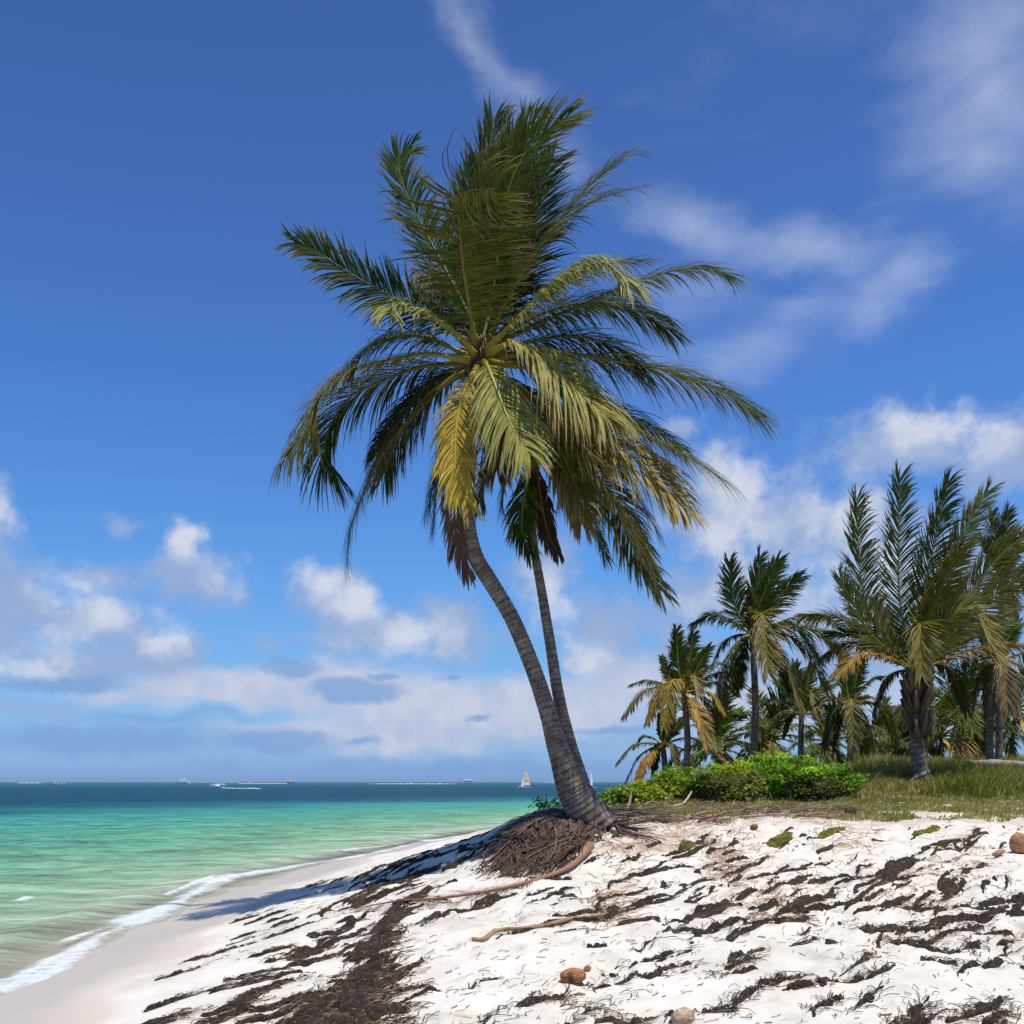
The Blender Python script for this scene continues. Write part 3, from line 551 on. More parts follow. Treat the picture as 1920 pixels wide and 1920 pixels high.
MF = [  # name, pts, depth start, depth end, options
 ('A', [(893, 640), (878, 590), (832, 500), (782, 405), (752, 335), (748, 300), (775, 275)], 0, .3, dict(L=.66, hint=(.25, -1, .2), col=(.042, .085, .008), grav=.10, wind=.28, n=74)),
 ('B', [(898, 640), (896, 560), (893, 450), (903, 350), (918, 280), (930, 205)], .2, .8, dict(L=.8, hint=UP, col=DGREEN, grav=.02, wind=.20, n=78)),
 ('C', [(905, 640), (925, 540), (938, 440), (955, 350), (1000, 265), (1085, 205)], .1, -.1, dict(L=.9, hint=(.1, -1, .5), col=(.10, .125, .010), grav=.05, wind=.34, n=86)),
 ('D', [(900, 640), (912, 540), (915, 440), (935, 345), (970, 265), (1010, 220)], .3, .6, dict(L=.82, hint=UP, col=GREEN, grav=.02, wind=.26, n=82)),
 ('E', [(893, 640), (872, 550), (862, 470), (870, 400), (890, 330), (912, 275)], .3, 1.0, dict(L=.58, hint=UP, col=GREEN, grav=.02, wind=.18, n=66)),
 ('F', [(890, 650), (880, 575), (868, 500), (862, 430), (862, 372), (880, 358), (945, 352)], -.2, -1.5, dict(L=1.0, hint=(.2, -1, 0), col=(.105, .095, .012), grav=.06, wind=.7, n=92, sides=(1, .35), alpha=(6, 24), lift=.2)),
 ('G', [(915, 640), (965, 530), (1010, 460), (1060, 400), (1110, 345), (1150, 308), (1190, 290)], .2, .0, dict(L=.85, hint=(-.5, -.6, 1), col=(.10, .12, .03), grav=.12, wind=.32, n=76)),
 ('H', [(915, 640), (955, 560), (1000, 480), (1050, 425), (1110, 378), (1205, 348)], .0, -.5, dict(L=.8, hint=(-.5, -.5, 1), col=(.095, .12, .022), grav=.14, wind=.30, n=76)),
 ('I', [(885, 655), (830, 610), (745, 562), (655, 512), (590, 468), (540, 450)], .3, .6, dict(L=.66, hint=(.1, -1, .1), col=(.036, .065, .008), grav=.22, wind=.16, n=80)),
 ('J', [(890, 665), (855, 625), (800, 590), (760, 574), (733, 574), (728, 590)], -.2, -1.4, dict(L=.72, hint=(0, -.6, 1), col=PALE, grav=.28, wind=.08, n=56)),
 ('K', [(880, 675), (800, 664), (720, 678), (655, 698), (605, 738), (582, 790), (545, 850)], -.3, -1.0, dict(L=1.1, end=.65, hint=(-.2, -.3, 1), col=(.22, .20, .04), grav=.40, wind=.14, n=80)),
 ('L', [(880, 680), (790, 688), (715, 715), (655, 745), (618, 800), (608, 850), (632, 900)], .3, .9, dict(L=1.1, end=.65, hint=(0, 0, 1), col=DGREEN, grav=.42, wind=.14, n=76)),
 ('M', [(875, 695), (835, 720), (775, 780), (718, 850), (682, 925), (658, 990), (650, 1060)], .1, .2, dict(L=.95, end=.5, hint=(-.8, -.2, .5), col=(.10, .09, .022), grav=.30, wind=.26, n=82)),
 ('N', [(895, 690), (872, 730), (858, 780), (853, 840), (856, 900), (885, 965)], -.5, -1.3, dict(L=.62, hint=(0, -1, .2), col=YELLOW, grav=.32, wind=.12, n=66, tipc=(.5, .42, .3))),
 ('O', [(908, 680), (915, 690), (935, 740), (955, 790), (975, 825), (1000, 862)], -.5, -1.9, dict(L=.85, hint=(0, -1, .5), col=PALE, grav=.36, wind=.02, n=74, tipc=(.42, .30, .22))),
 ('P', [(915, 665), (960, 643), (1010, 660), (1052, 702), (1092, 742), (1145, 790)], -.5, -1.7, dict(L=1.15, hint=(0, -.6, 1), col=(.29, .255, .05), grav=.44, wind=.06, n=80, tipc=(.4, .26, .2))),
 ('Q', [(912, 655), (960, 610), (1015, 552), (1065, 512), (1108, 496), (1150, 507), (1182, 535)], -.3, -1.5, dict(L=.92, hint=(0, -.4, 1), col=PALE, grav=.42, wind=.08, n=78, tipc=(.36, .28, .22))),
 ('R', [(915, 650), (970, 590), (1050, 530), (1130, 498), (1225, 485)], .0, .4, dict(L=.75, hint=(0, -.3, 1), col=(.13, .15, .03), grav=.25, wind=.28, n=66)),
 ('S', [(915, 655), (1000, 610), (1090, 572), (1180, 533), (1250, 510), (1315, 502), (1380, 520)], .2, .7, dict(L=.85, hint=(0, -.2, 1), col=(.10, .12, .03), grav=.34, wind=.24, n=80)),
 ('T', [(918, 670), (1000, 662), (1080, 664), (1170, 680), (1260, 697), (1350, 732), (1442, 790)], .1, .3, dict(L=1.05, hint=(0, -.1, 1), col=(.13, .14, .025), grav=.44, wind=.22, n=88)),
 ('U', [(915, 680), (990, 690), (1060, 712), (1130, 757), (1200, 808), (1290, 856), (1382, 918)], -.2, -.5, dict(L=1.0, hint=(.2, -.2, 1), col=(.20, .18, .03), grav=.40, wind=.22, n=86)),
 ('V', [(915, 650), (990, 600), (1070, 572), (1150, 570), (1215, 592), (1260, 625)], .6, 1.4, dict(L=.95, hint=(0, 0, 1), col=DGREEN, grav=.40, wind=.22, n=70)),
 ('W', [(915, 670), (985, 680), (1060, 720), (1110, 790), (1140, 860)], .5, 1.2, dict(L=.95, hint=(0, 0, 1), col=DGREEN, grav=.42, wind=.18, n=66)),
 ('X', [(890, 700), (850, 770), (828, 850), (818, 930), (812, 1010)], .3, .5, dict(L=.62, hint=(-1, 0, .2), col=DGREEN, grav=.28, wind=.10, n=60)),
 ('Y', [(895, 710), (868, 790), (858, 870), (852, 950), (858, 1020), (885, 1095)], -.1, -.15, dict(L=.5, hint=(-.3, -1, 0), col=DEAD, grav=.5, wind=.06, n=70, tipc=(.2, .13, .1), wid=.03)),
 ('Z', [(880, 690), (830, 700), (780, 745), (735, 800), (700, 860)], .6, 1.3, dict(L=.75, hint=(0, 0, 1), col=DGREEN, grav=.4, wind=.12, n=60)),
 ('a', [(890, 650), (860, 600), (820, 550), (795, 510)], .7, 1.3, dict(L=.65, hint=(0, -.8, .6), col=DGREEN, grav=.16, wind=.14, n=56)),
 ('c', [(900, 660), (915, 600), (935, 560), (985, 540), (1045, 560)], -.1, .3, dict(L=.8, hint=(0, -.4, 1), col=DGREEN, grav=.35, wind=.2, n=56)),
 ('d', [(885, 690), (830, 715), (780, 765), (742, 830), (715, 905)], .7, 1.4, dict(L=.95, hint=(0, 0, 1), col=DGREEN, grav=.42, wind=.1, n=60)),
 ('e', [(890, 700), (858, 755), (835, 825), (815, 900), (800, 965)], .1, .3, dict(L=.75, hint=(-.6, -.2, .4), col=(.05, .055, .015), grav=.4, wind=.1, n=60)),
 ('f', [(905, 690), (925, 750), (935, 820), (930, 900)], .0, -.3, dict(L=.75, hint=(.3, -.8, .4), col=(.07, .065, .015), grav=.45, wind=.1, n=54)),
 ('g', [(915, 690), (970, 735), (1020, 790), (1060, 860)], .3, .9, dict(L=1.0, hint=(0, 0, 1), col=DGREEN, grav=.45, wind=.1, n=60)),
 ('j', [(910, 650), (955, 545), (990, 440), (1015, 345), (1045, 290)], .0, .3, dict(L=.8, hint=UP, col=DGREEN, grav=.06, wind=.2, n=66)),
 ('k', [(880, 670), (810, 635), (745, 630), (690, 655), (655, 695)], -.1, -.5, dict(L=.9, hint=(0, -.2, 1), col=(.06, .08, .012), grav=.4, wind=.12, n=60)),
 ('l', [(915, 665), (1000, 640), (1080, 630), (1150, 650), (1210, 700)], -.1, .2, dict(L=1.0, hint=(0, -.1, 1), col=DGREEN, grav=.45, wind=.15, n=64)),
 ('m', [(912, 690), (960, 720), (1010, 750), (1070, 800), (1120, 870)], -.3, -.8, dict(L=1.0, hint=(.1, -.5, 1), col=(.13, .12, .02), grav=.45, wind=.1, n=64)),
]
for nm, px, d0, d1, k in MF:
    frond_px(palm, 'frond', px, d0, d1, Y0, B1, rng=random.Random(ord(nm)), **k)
# fibre sheath and flower stalks round the hub
sb = MB(); rg = random.Random(5); hub = PW3(900, 665, 16) - B1
for i in range(150):
    a = rg.uniform(0, 6.28); h = rg.uniform(-.45, .25); r0 = .10; q = hub + Vector((math.cos(a) * r0, math.sin(a) * r0, h)); L_ = rg.uniform(.15, .6)
    d = Vector((math.cos(a) * .7, math.sin(a) * .7, rg.uniform(-.2, .9))); pts = [q, q + d * L_ * .5, q + d * L_ + Vector((0, 0, -.12 * L_ - rg.uniform(0, .25)))]
    sb.tube(pts, [.014, .01, .004], 4, rg.choice([(.2, .1, .05), (.12, .06, .035), (.3, .2, .08), (.25, .22, .06)]))
sb.build('fibre_sheath', M_rib, palm)
# roots
rb = MB(); rg = random.Random(11)
def root(p0, p1, r, wob=.08, col=(.13, .088, .062)):
    m = 9; pts = []; ox = rg.uniform(-1, 1) * wob; oy = rg.uniform(-1, 1) * wob
    for i in range(m + 1):
        t = i / m; x = p0.x + (p1.x - p0.x) * t + math.sin(t * 3.1 + ox * 20) * ox; y = p0.y + (p1.y - p0.y) * t + math.cos(t * 4 + oy * 9) * oy
        z = gz(x, y) + .008 + .03 * abs(oy) * 8 * math.sin(math.pi * t) + .05 * math.sin(math.pi * t) * abs(ox) * 4
        if i == 0: z = max(z, p0.z)
        pts.append(Vector((x, y, z)) - B1)
    rb.tube(pts, [r * (1 - .65 * i / m) for i in range(m + 1)], 5, (lambda k: tuple(c * k for c in col))(rg.uniform(.4, 1.35)), caps=False)
for i in range(620):
    t = rg.random(); s0 = PW3(1030 + rg.uniform(-70, 70), 1550, 15.8 + rg.uniform(-.5, .5)); u_ = rg.random()
    q0 = G(rg.uniform(985, 1105), rg.uniform(1545, 1580)); q1 = G(q0.x / q0.y * F + CX - rg.uniform(25, 90) - (30 if t < .3 else 0), rg.uniform(1590, 1655) - (q0.x > 1) * 10)
    root(q0, q1, rg.choice([.004, .006, .008, .012, .022]), rg.choice([.08, .15, .4]))
for i in range(200):
    q0 = G(rg.uniform(1000, 1060), rg.uniform(1512, 1535)); q1 = G(rg.uniform(925, 1010), rg.uniform(1545, 1580)); root(q0, q1, rg.uniform(.006, .014), .10, (.20, .14, .10))
for i in range(60):
    a = rg.uniform(0, 6.28); q0 = B1 + Vector((math.cos(a) * .34, math.sin(a) * .34, 0)); q0.z = gz(q0.x, q0.y) + .05; q1 = q0 + Vector((math.cos(a), math.sin(a), 0)) * rg.uniform(.2, .8); root(q0, q1, rg.uniform(.01, .022), .1)
rb.build('roots', M_wood, palm)

B2 = PW3(1092, 1540, 16.55); B2.z = gz(B2.x, B2.y) - .1
palm2 = empty('palm_tree', B2, 'slender palm trunk rising from the thick leaning one, its yellowing crown below the big crown', 'palm tree')
make_trunk('trunk', [PW3(*a) for a in [(1106, 1550, 16.3), (1096, 1500, 16.2), (1083, 1450, 16.25), (1064, 1380, 16.35), (1046, 1300, 16.4), (1032, 1210, 16.45), (1016, 1110, 16.5), (1002, 1030, 16.5), (994, 950, 16.5), (997, 880, 16.5), (1003, 840, 16.5)]],
           [.19, .15, .11, .092, .086, .078, .072, .066, .062, .058, .055], palm2, B2, pitch=.09)
SF = [
 ('A', [(1000, 850), (968, 868), (948, 905), (942, 950), (960, 1000)], .2, .3, dict(L=.5, hint=(-1, 0, .4), col=(.05, .09, .03), grav=.3, wind=.1, n=46)),
 ('B', [(1000, 855), (985, 920), (978, 985), (998, 1055)], -.1, -.2, dict(L=.48, hint=(0, -1, .1), col=DGREEN, grav=.35, wind=.1, n=46)),
 ('C', [(1005, 860), (1012, 920), (1025, 990), (1052, 1055)], .1, .0, dict(L=.36, hint=(0, -1, 0), col=(.06, .042, .03), grav=.6, wind=.05, n=60, tipc=(.1, .06, .04), wid=.03)),
 ('D', [(1005, 850), (1045, 880), (1075, 930), (1095, 1000)], -.2, -.5, dict(L=.62, hint=(.3, -.8, .4), col=(.24, .17, .05), grav=.42, wind=.08, n=54)),
 ('E', [(1003, 840), (1030, 785), (1080, 785), (1150, 832), (1225, 888), (1290, 968)], -.3, -1.2, dict(L=.95, hint=(.3, -1, .6), col=(.36, .26, .05), grav=.36, wind=.12, n=82, tipc=(.44, .33, .16))),
 ('F', [(1008, 850), (1060, 850), (1115, 890), (1155, 950), (1195, 1040), (1252, 1130)], .0, -.1, dict(L=.72, hint=(.3, -1, .3), col=(.07, .085, .022), grav=.26, wind=.14, n=72)),
 ('G', [(1008, 850), (1065, 870), (1130, 915), (1175, 970), (1205, 1030), (1232, 1090)], -.4, -.8, dict(L=.6, hint=(.6, -.5, .6), col=(.30, .24, .04), grav=.42, wind=.12, n=62)),
 ('H', [(1005, 840), (1060, 775), (1140, 765), (1215, 800), (1290, 850)], .4, 1.0, dict(L=.8, hint=(0, 0, 1), col=DGREEN, grav=.42, wind=.16, n=60)),
 ('I', [(1005, 850), (1050, 870), (1095, 940), (1120, 1000), (1135, 1050)], .3, .6, dict(L=.6, hint=(.3, 0, 1), col=(.09, .08, .022), grav=.40, wind=.12, n=52)),
 ('J', [(1003, 845), (1020, 810), (1050, 840), (1075, 900), (1100, 950)], -.5, -1.2, dict(L=.75, hint=(0, -.8, .8), col=(.13, .115, .028), grav=.42, wind=.1, n=56)),
 ('K', [(1000, 850), (960, 820), (925, 850), (905, 900), (900, 950)], .1, .6, dict(L=.6, hint=(-.4, 0, 1), col=(.07, .08, .022), grav=.4, wind=.1, n=50)),
 ('L', [(1003, 840), (1040, 800), (1100, 830), (1160, 880), (1200, 940), (1240, 1010)], .1, .3, dict(L=.8, hint=(.3, -.3, 1), col=(.10, .09, .025), grav=.42, wind=.12, n=62)),
]
for nm, px, d0, d1, k in SF:
    frond_px(palm2, 'frond', px, d0, d1, 16.5, B2, rng=random.Random(ord(nm) + 100), **k)

# ---- background palms
def auto_fronds(rg, n, Rm, upn=.35):
    """random wind-blown crown: list of (points relative to hub, colour, dict)"""
    out = []
    for i in range(n):
        a = i * 2.39996 + rg.uniform(-.3, .3); f = (i + .5) / n
        el = R(82 - 118 * f + rg.uniform(-9, 9)); d = Vector((math.cos(a) * math.cos(el), math.sin(a) * math.cos(el), math.sin(el)))
        p = Vector((0, 0, 0)); pts = [p.copy()]; L = Rm * (1.0 - .15 * abs(f - .45)) * rg.uniform(.85, 1.1); m = 6
        for k in range(m):
            p = p + d * (L / m); pts.append(p.copy()); t = (k + 1) / m
            d = (d + Vector((.16, .02, 0)) * t + Vector((0, 0, -1)) * (.16 + .30 * t) * (.4 + .6 * max(0, math.cos(el)))).normalized()
        if f < .3: col = rg.choice([DGREEN, GREEN])
        elif f < .7: col = rg.choice([GREEN, (.09, .12, .03), (.12, .14, .035)])
        else: col = rg.choice([(.15, .15, .035), (.22, .18, .04), (.26, .17, .05), YELLOW])
        out.append((pts, col, (0, -.5, .6) if el > 1 else (0, 0, 1)))
    return out
def bg_palm(label, hubpx, basepx, Y, rad, fronds=None, Rm=3.0, n=17, seed=1, lw=1.0, nl=40, seg=3, wid=.06, base_on_ground=True, Lf=.75, boots=0, ns=22):
    rad *= .72; rg = random.Random(seed); hub = PW3(hubpx[0], hubpx[1], Y); b = PW3(basepx[0], basepx[1], Y)
    if base_on_ground: b.z = min(b.z, gz(b.x, b.y) - .1) if gz(b.x, b.y) > .3 else b.z
    t = empty('palm_tree', b, label, 'palm tree', 'coconut palms growing on the grassy dune behind the beach')
    mid = (hub + b) / 2 + Vector((rg.uniform(-.1, .1), 0, 0))
    make_trunk('trunk', [b, b + (mid - b) * .25, mid, hub], [rad * 1.35, rad * 1.05, rad, rad * .85], t, b, seg=12, m=70, pitch=.12)
    lst = []
    if fronds:
        for tip, arch, dy, col, *h in fronds:
            tp = PW3(tip[0], tip[1], Y + dy); L_ = (tp - hub).length
            c1 = hub + (tp - hub) * .35 + Vector((0, 0, L_ * arch * .8)); c2 = hub + (tp - hub) * .7 + Vector((0, 0, L_ * arch))
            if len(h) > 1: c1 += Vector((h[1] * L_, 0, 0)); c2 += Vector((h[1] * L_ * .6, 0, 0))
            lst.append(([hub, c1, c2, tp], col, h[0] if h else (0, 0, 1)))
    else:
        for pts, col, h in auto_fronds(rg, n, Rm): lst.append(([hub + p for p in pts], col, h))
    for pts, col, h in lst:
        L_ = sum((Vector(pts[i + 1]) - Vector(pts[i])).length for i in range(len(pts) - 1))
        up = Vector(h).y < -.3
        make_frond('frond', [Vector(p) - b for p in pts], t, L=Lf * min(1.1, L_ / 3.2) * lw, n=nl, col=col, hint=h, seg=seg, wid=wid, rng=rg, grav=rg.uniform(.08, .22) if up else .55, wind=.38, rr=.03, lift=.1, roll=rg.uniform(-.5, .5), tipfade=.3)
    if boots:
        bb = MB(); hb = hub - b; dn = (Vector() - hb).normalized()
        for i in range(boots):
            a = i * 2.4; h = rg.uniform(.1, 1.9); q = hb + dn * h; r = rad * .9; d = Vector((math.cos(a), math.sin(a), 0))
            bb.tube([q + d * r * .6, q + d * (r + .14) + Vector((0, 0, .3)), q + d * (r + .28) + Vector((0, 0, .62))], [.09, .07, .03], 6, rg.choice([(.13, .075, .04), (.2, .12, .06), (.09, .05, .03)]))
        bb.build('leaf_stubs', M_rib, t)
    return t
ug, U2 = (0, -1, .3), (.2, -.8, .5)
# big low palm on the right
bg_palm('stout short palm with huge upright fronds and a brown shaggy trunk in tall grass', (1717, 1262), (1728, 1466), 28, .23, seed=21, nl=120, seg=4, wid=.036, Lf=.92, boots=60, fronds=[
    ((1607, 938), .0, .3, (.06, .08, .012), (.1, -1, .2), -.14), ((1575, 1085), .05, -.4, (.09, .11, .02), (.2, -1, .4), -.14), ((1688, 898), .0, .5, (.05, .08, .010), ug, -.05),
    ((1778, 905), .0, -.3, (.05, .08, .010), ug, -.03), ((1852, 922), .04, .3, (.10, .12, .018), U2, -.04), ((1800, 1030), .06, -.9, (.12, .12, .018), U2, -.02),
    ((1960, 985), .10, .2, (.13, .13, .02), U2), ((2000, 1060), .12, -.5, (.17, .16, .03), U2), ((2010, 1150), .14, .3, (.14, .14, .03), (0, -.3, 1)), ((1990, 1260), .2, -.6, (.3, .2, .08), (0, -.2, 1)),
    ((1868, 1225), .6, -1.6, (.26, .23, .05), (0, -.8, .8)), ((1560, 1190), .12, .5, (.06, .08, .015), (0, -.3, 1)), ((1512, 1155), .12, .9, (.12, .11, .035), (0, 0, 1)), ((1572, 1262), .22, -.6, (.34, .21, .05), (0, -.4, 1)), ((1540, 1235), .22, 1.2, (.12, .10, .03), (0, 0, 1)),
    ((1728, 1262), .9, -1.3, (.25, .22, .05), (0, -.9, .6)), ((1640, 1130), .03, 1.5, DGREEN, (0, -.8, .5)), ((1800, 1110), .03, 1.6, DGREEN, (0, -.8, .5)), ((1640, 1330), .35, .8, (.09, .08, .03)), ((1810, 1330), .35, 1.0, (.09, .09, .03)), ((1910, 1170), .08, 1.6, GREEN, (0, -.3, 1))])
bg_palm('tall straight palm standing alone behind the green shrubs, with drooping fronds bowed to the right', (1411, 1192), (1411, 1440), 33, .14, seed=22, nl=84, seg=4, wid=.042, Lf=1.0, fronds=[
    ((1368, 1055), .0, .2, (.05, .08, .018), ug, -.10), ((1425, 1045), .0, .4, DGREEN, ug, .0), ((1460, 1050), .0, -.2, GREEN, ug, -.05), ((1500, 1082), .03, .2, (.07, .09, .02), U2, -.05), ((1400, 1110), .0, -1.2, (.05, .08, .018), ug),
    ((1300, 1168), .20, .2, (.08, .085, .03)), ((1345, 1345), .34, -.3, (.15, .15, .035)), ((1330, 1260), .3, .8, DGREEN), ((1570, 1168), .14, .4, (.09, .10, .03)), ((1590, 1240), .22, -.4, (.17, .17, .04)), ((1530, 1230), .3, .9, GREEN),
    ((1500, 1330), .26, -.6, (.17, .17, .06)), ((1440, 1260), .55, -1.8, (.2, .17, .04), (0, -.8, .7)), ((1480, 1290), .2, .9, DGREEN), ((1380, 1290), .35, 1.1, DGREEN), ((1550, 1290), .28, .3, (.10, .11, .035))])
bg_palm('palm with orange and yellow lower fronds, left of the tall straight palm', (1283, 1300), (1285, 1440), 32, .13, seed=23, nl=76, seg=4, wid=.042, Lf=.9, fronds=[
    ((1268, 1182), .0, .2, DGREEN, ug, -.04), ((1300, 1190), .0, .4, DGREEN, ug), ((1240, 1235), .0, .1, (.04, .07, .018), ug, -.1), ((1330, 1215), .04, 0, GREEN, U2), ((1185, 1282), .12, .2, (.10, .11, .04)), ((1172, 1340), .26, -.2, (.2, .18, .04)),
    ((1215, 1350), .32, -.9, (.32, .20, .04)), ((1245, 1360), .5, -1.2, (.3, .22, .04)), ((1365, 1250), .22, .2, (.10, .11, .03)), ((1380, 1300), .2, .3, (.08, .10, .025)), ((1355, 1335), .28, -.4, (.34, .22, .04)), ((1325, 1400), .2, -.8, (.36, .22, .05), (0, -.9, .4)),
    ((1390, 1280), .2, .9, DGREEN), ((1340, 1360), .3, .5, (.13, .12, .03)), ((1310, 1300), .4, -1.3, (.19, .16, .05), (0, -.7, .7))])
bg_palm('low dark palm nearest the sea, with its crown just above the shrubs', (1243, 1398), (1246, 1480), 34, .13, seed=24, nl=64, seg=3, wid=.048, Lf=.85, fronds=[
    ((1262, 1325), .0, .1, DGREEN, ug), ((1285, 1345), .05, .3, DGREEN, U2), ((1235, 1340), .05, -.3, (.07, .08, .02), ug), ((1190, 1400), .35, .2, (.12, .13, .05)), ((1158, 1430), .22, -.2, (.13, .14, .05)), ((1175, 1462), .22, .4, (.09, .10, .035)),
    ((1195, 1462), .14, -.7, (.36, .19, .04)), ((1320, 1400), .2, .2, (.08, .09, .025)), ((1310, 1440), .2, -.3, (.2, .13, .04)), ((1270, 1440), .35, -.9, (.10, .09, .03)), ((1225, 1450), .4, .8, DGREEN)])
bg_palm('palm with a dark tangled crown just right of the tall straight palm', (1503, 1340), (1503, 1440), 36, .13, seed=25, nl=64, wid=.048, Lf=.95, fronds=[
    ((1490, 1245), .0, .2, DGREEN, ug), ((1520, 1250), .0, .3, GREEN, ug), ((1455, 1280), .08, .1, DGREEN, U2), ((1560, 1275), .12, .1, GREEN), ((1600, 1330), .25, -.3, (.15, .14, .035)), ((1590, 1290), .2, .4, (.10, .12, .03)), ((1430, 1320), .2, .3, DGREEN), ((1440, 1370), .3, -.2, (.10, .09, .03)),
    ((1550, 1380), .3, -.5, (.12, .10, .03)), ((1470, 1380), .35, .6, DGREEN), ((1530, 1330), .5, -1.2, (.14, .12, .03), (0, -.7, .7)), ((1575, 1360), .3, .8, DGREEN)])
bg_palm('palm with a skirt of hanging brown fronds immediately left of the stout palm', (1592, 1325), (1592, 1445), 34, .13, seed=26, nl=64, wid=.048, Lf=.95, fronds=[
    ((1580, 1230), .0, .2, GREEN, ug), ((1615, 1235), .0, .3, DGREEN, ug), ((1650, 1270), .15, .1, (.09, .11, .03)), ((1660, 1340), .22, -.6, (.32, .19, .08)), ((1645, 1320), .25, -.9, (.3, .2, .07)), ((1530, 1320), .25, .2, (.15, .12, .04)), ((1545, 1400), .4, -.1, DGREEN), ((1562, 1415), .3, .5, DGREEN),
    ((1640, 1410), .35, -.3, (.12, .10, .04)), ((1620, 1420), .35, .5, (.2, .16, .06)), ((1600, 1400), .5, -1.0, (.2, .18, .06), (0, -.9, .5)), ((1680, 1390), .35, .3, (.10, .11, .05))])
bg_palm('tall palm behind the right upright fronds of the stout palm', (1878, 1085), (1872, 1452), 37, .14, seed=27, nl=72, wid=.045, Lf=1.15, fronds=[
    ((1860, 965), .0, .2, DGREEN, ug), ((1890, 960), .05, .4, DGREEN, ug), ((1905, 1000), .22, -.3, (.07, .09, .02), U2), ((1838, 1010), .1, .2, DGREEN, U2), ((1835, 1090), .35, .1, (.07, .08, .02)), ((1850, 1130), .3, -.5, (.12, .10, .025)), ((1930, 1030), .25, -.6, (.13, .12, .04)), ((1955, 1080), .25, .1, (.14, .13, .04)), ((1900, 1160), .35, -.6, (.12, .11, .03)), ((1945, 1140), .3, .6, DGREEN)])
bg_palm('palm with a pale straight trunk and hanging tan crown, beside the fallen log', (1866, 1245), (1856, 1442), 35, .15, seed=28, nl=72, wid=.045, Lf=1.1, fronds=[
    ((1930, 1290), .35, -.4, (.3, .2, .09)), ((1910, 1340), .4, -.6, (.3, .2, .07)), ((1890, 1330), .5, -1, (.27, .19, .08), (0, -.7, .7)), ((1800, 1290), .3, .2, (.11, .10, .03)), ((1825, 1330), .35, .6, (.1, .09, .03)), ((1880, 1150), 0, .3, GREEN, ug), ((1910, 1170), .08, .2, GREEN, U2), ((1830, 1180), .08, .2, DGREEN, U2), ((1940, 1240), .2, 0, (.14, .13, .04)), ((1850, 1340), .5, .4, (.14, .12, .04))])
# smaller auto crowns filling the grove
auto = [('palm rising behind and right of the stout trunk, with a dark upright heart', (1800, 1352), (1803, 1446), 42, 4.0, 31), ('palm at the far right edge standing behind the pale straight trunk', (1905, 1330), (1900, 1448), 43, 4.2, 32),
        ('small distant palm on a thin trunk seen through the gap left of the stout trunk', (1668, 1385), (1666, 1450), 62, 2.3, 33), ('low palm with orange drooping fronds just left of the stout trunk', (1700, 1405), (1699, 1450), 50, 2.2, 34),
        ('low palm showing under the tall straight palm, its fronds touching the shrub tops', (1448, 1385), (1450, 1450), 41, 2.9, 35), ('low palm in the gap between the orange-fronded palm and the tall straight one', (1345, 1405), (1345, 1465), 40, 2.6, 36),
        ('low palm directly behind the right end of the shrubs', (1552, 1392), (1552, 1450), 44, 2.4, 37), ('short palm behind the right side of the stout trunk, fronds arching over the grass', (1765, 1380), (1762, 1448), 48, 2.8, 38),
        ('distant palm between the skirted palm and the stout trunk', (1632, 1385), (1631, 1448), 56, 2.4, 39), ('short palm behind the log at the right edge', (1838, 1392), (1838, 1448), 50, 2.7, 40)]
for lb, h, b, Y, rm, sd_ in auto:
    bg_palm(lb, h, b, Y, .12 if Y < 50 else .1, Rm=rm, n=18, seed=sd_, nl=46, wid=.058, Lf=1.0)

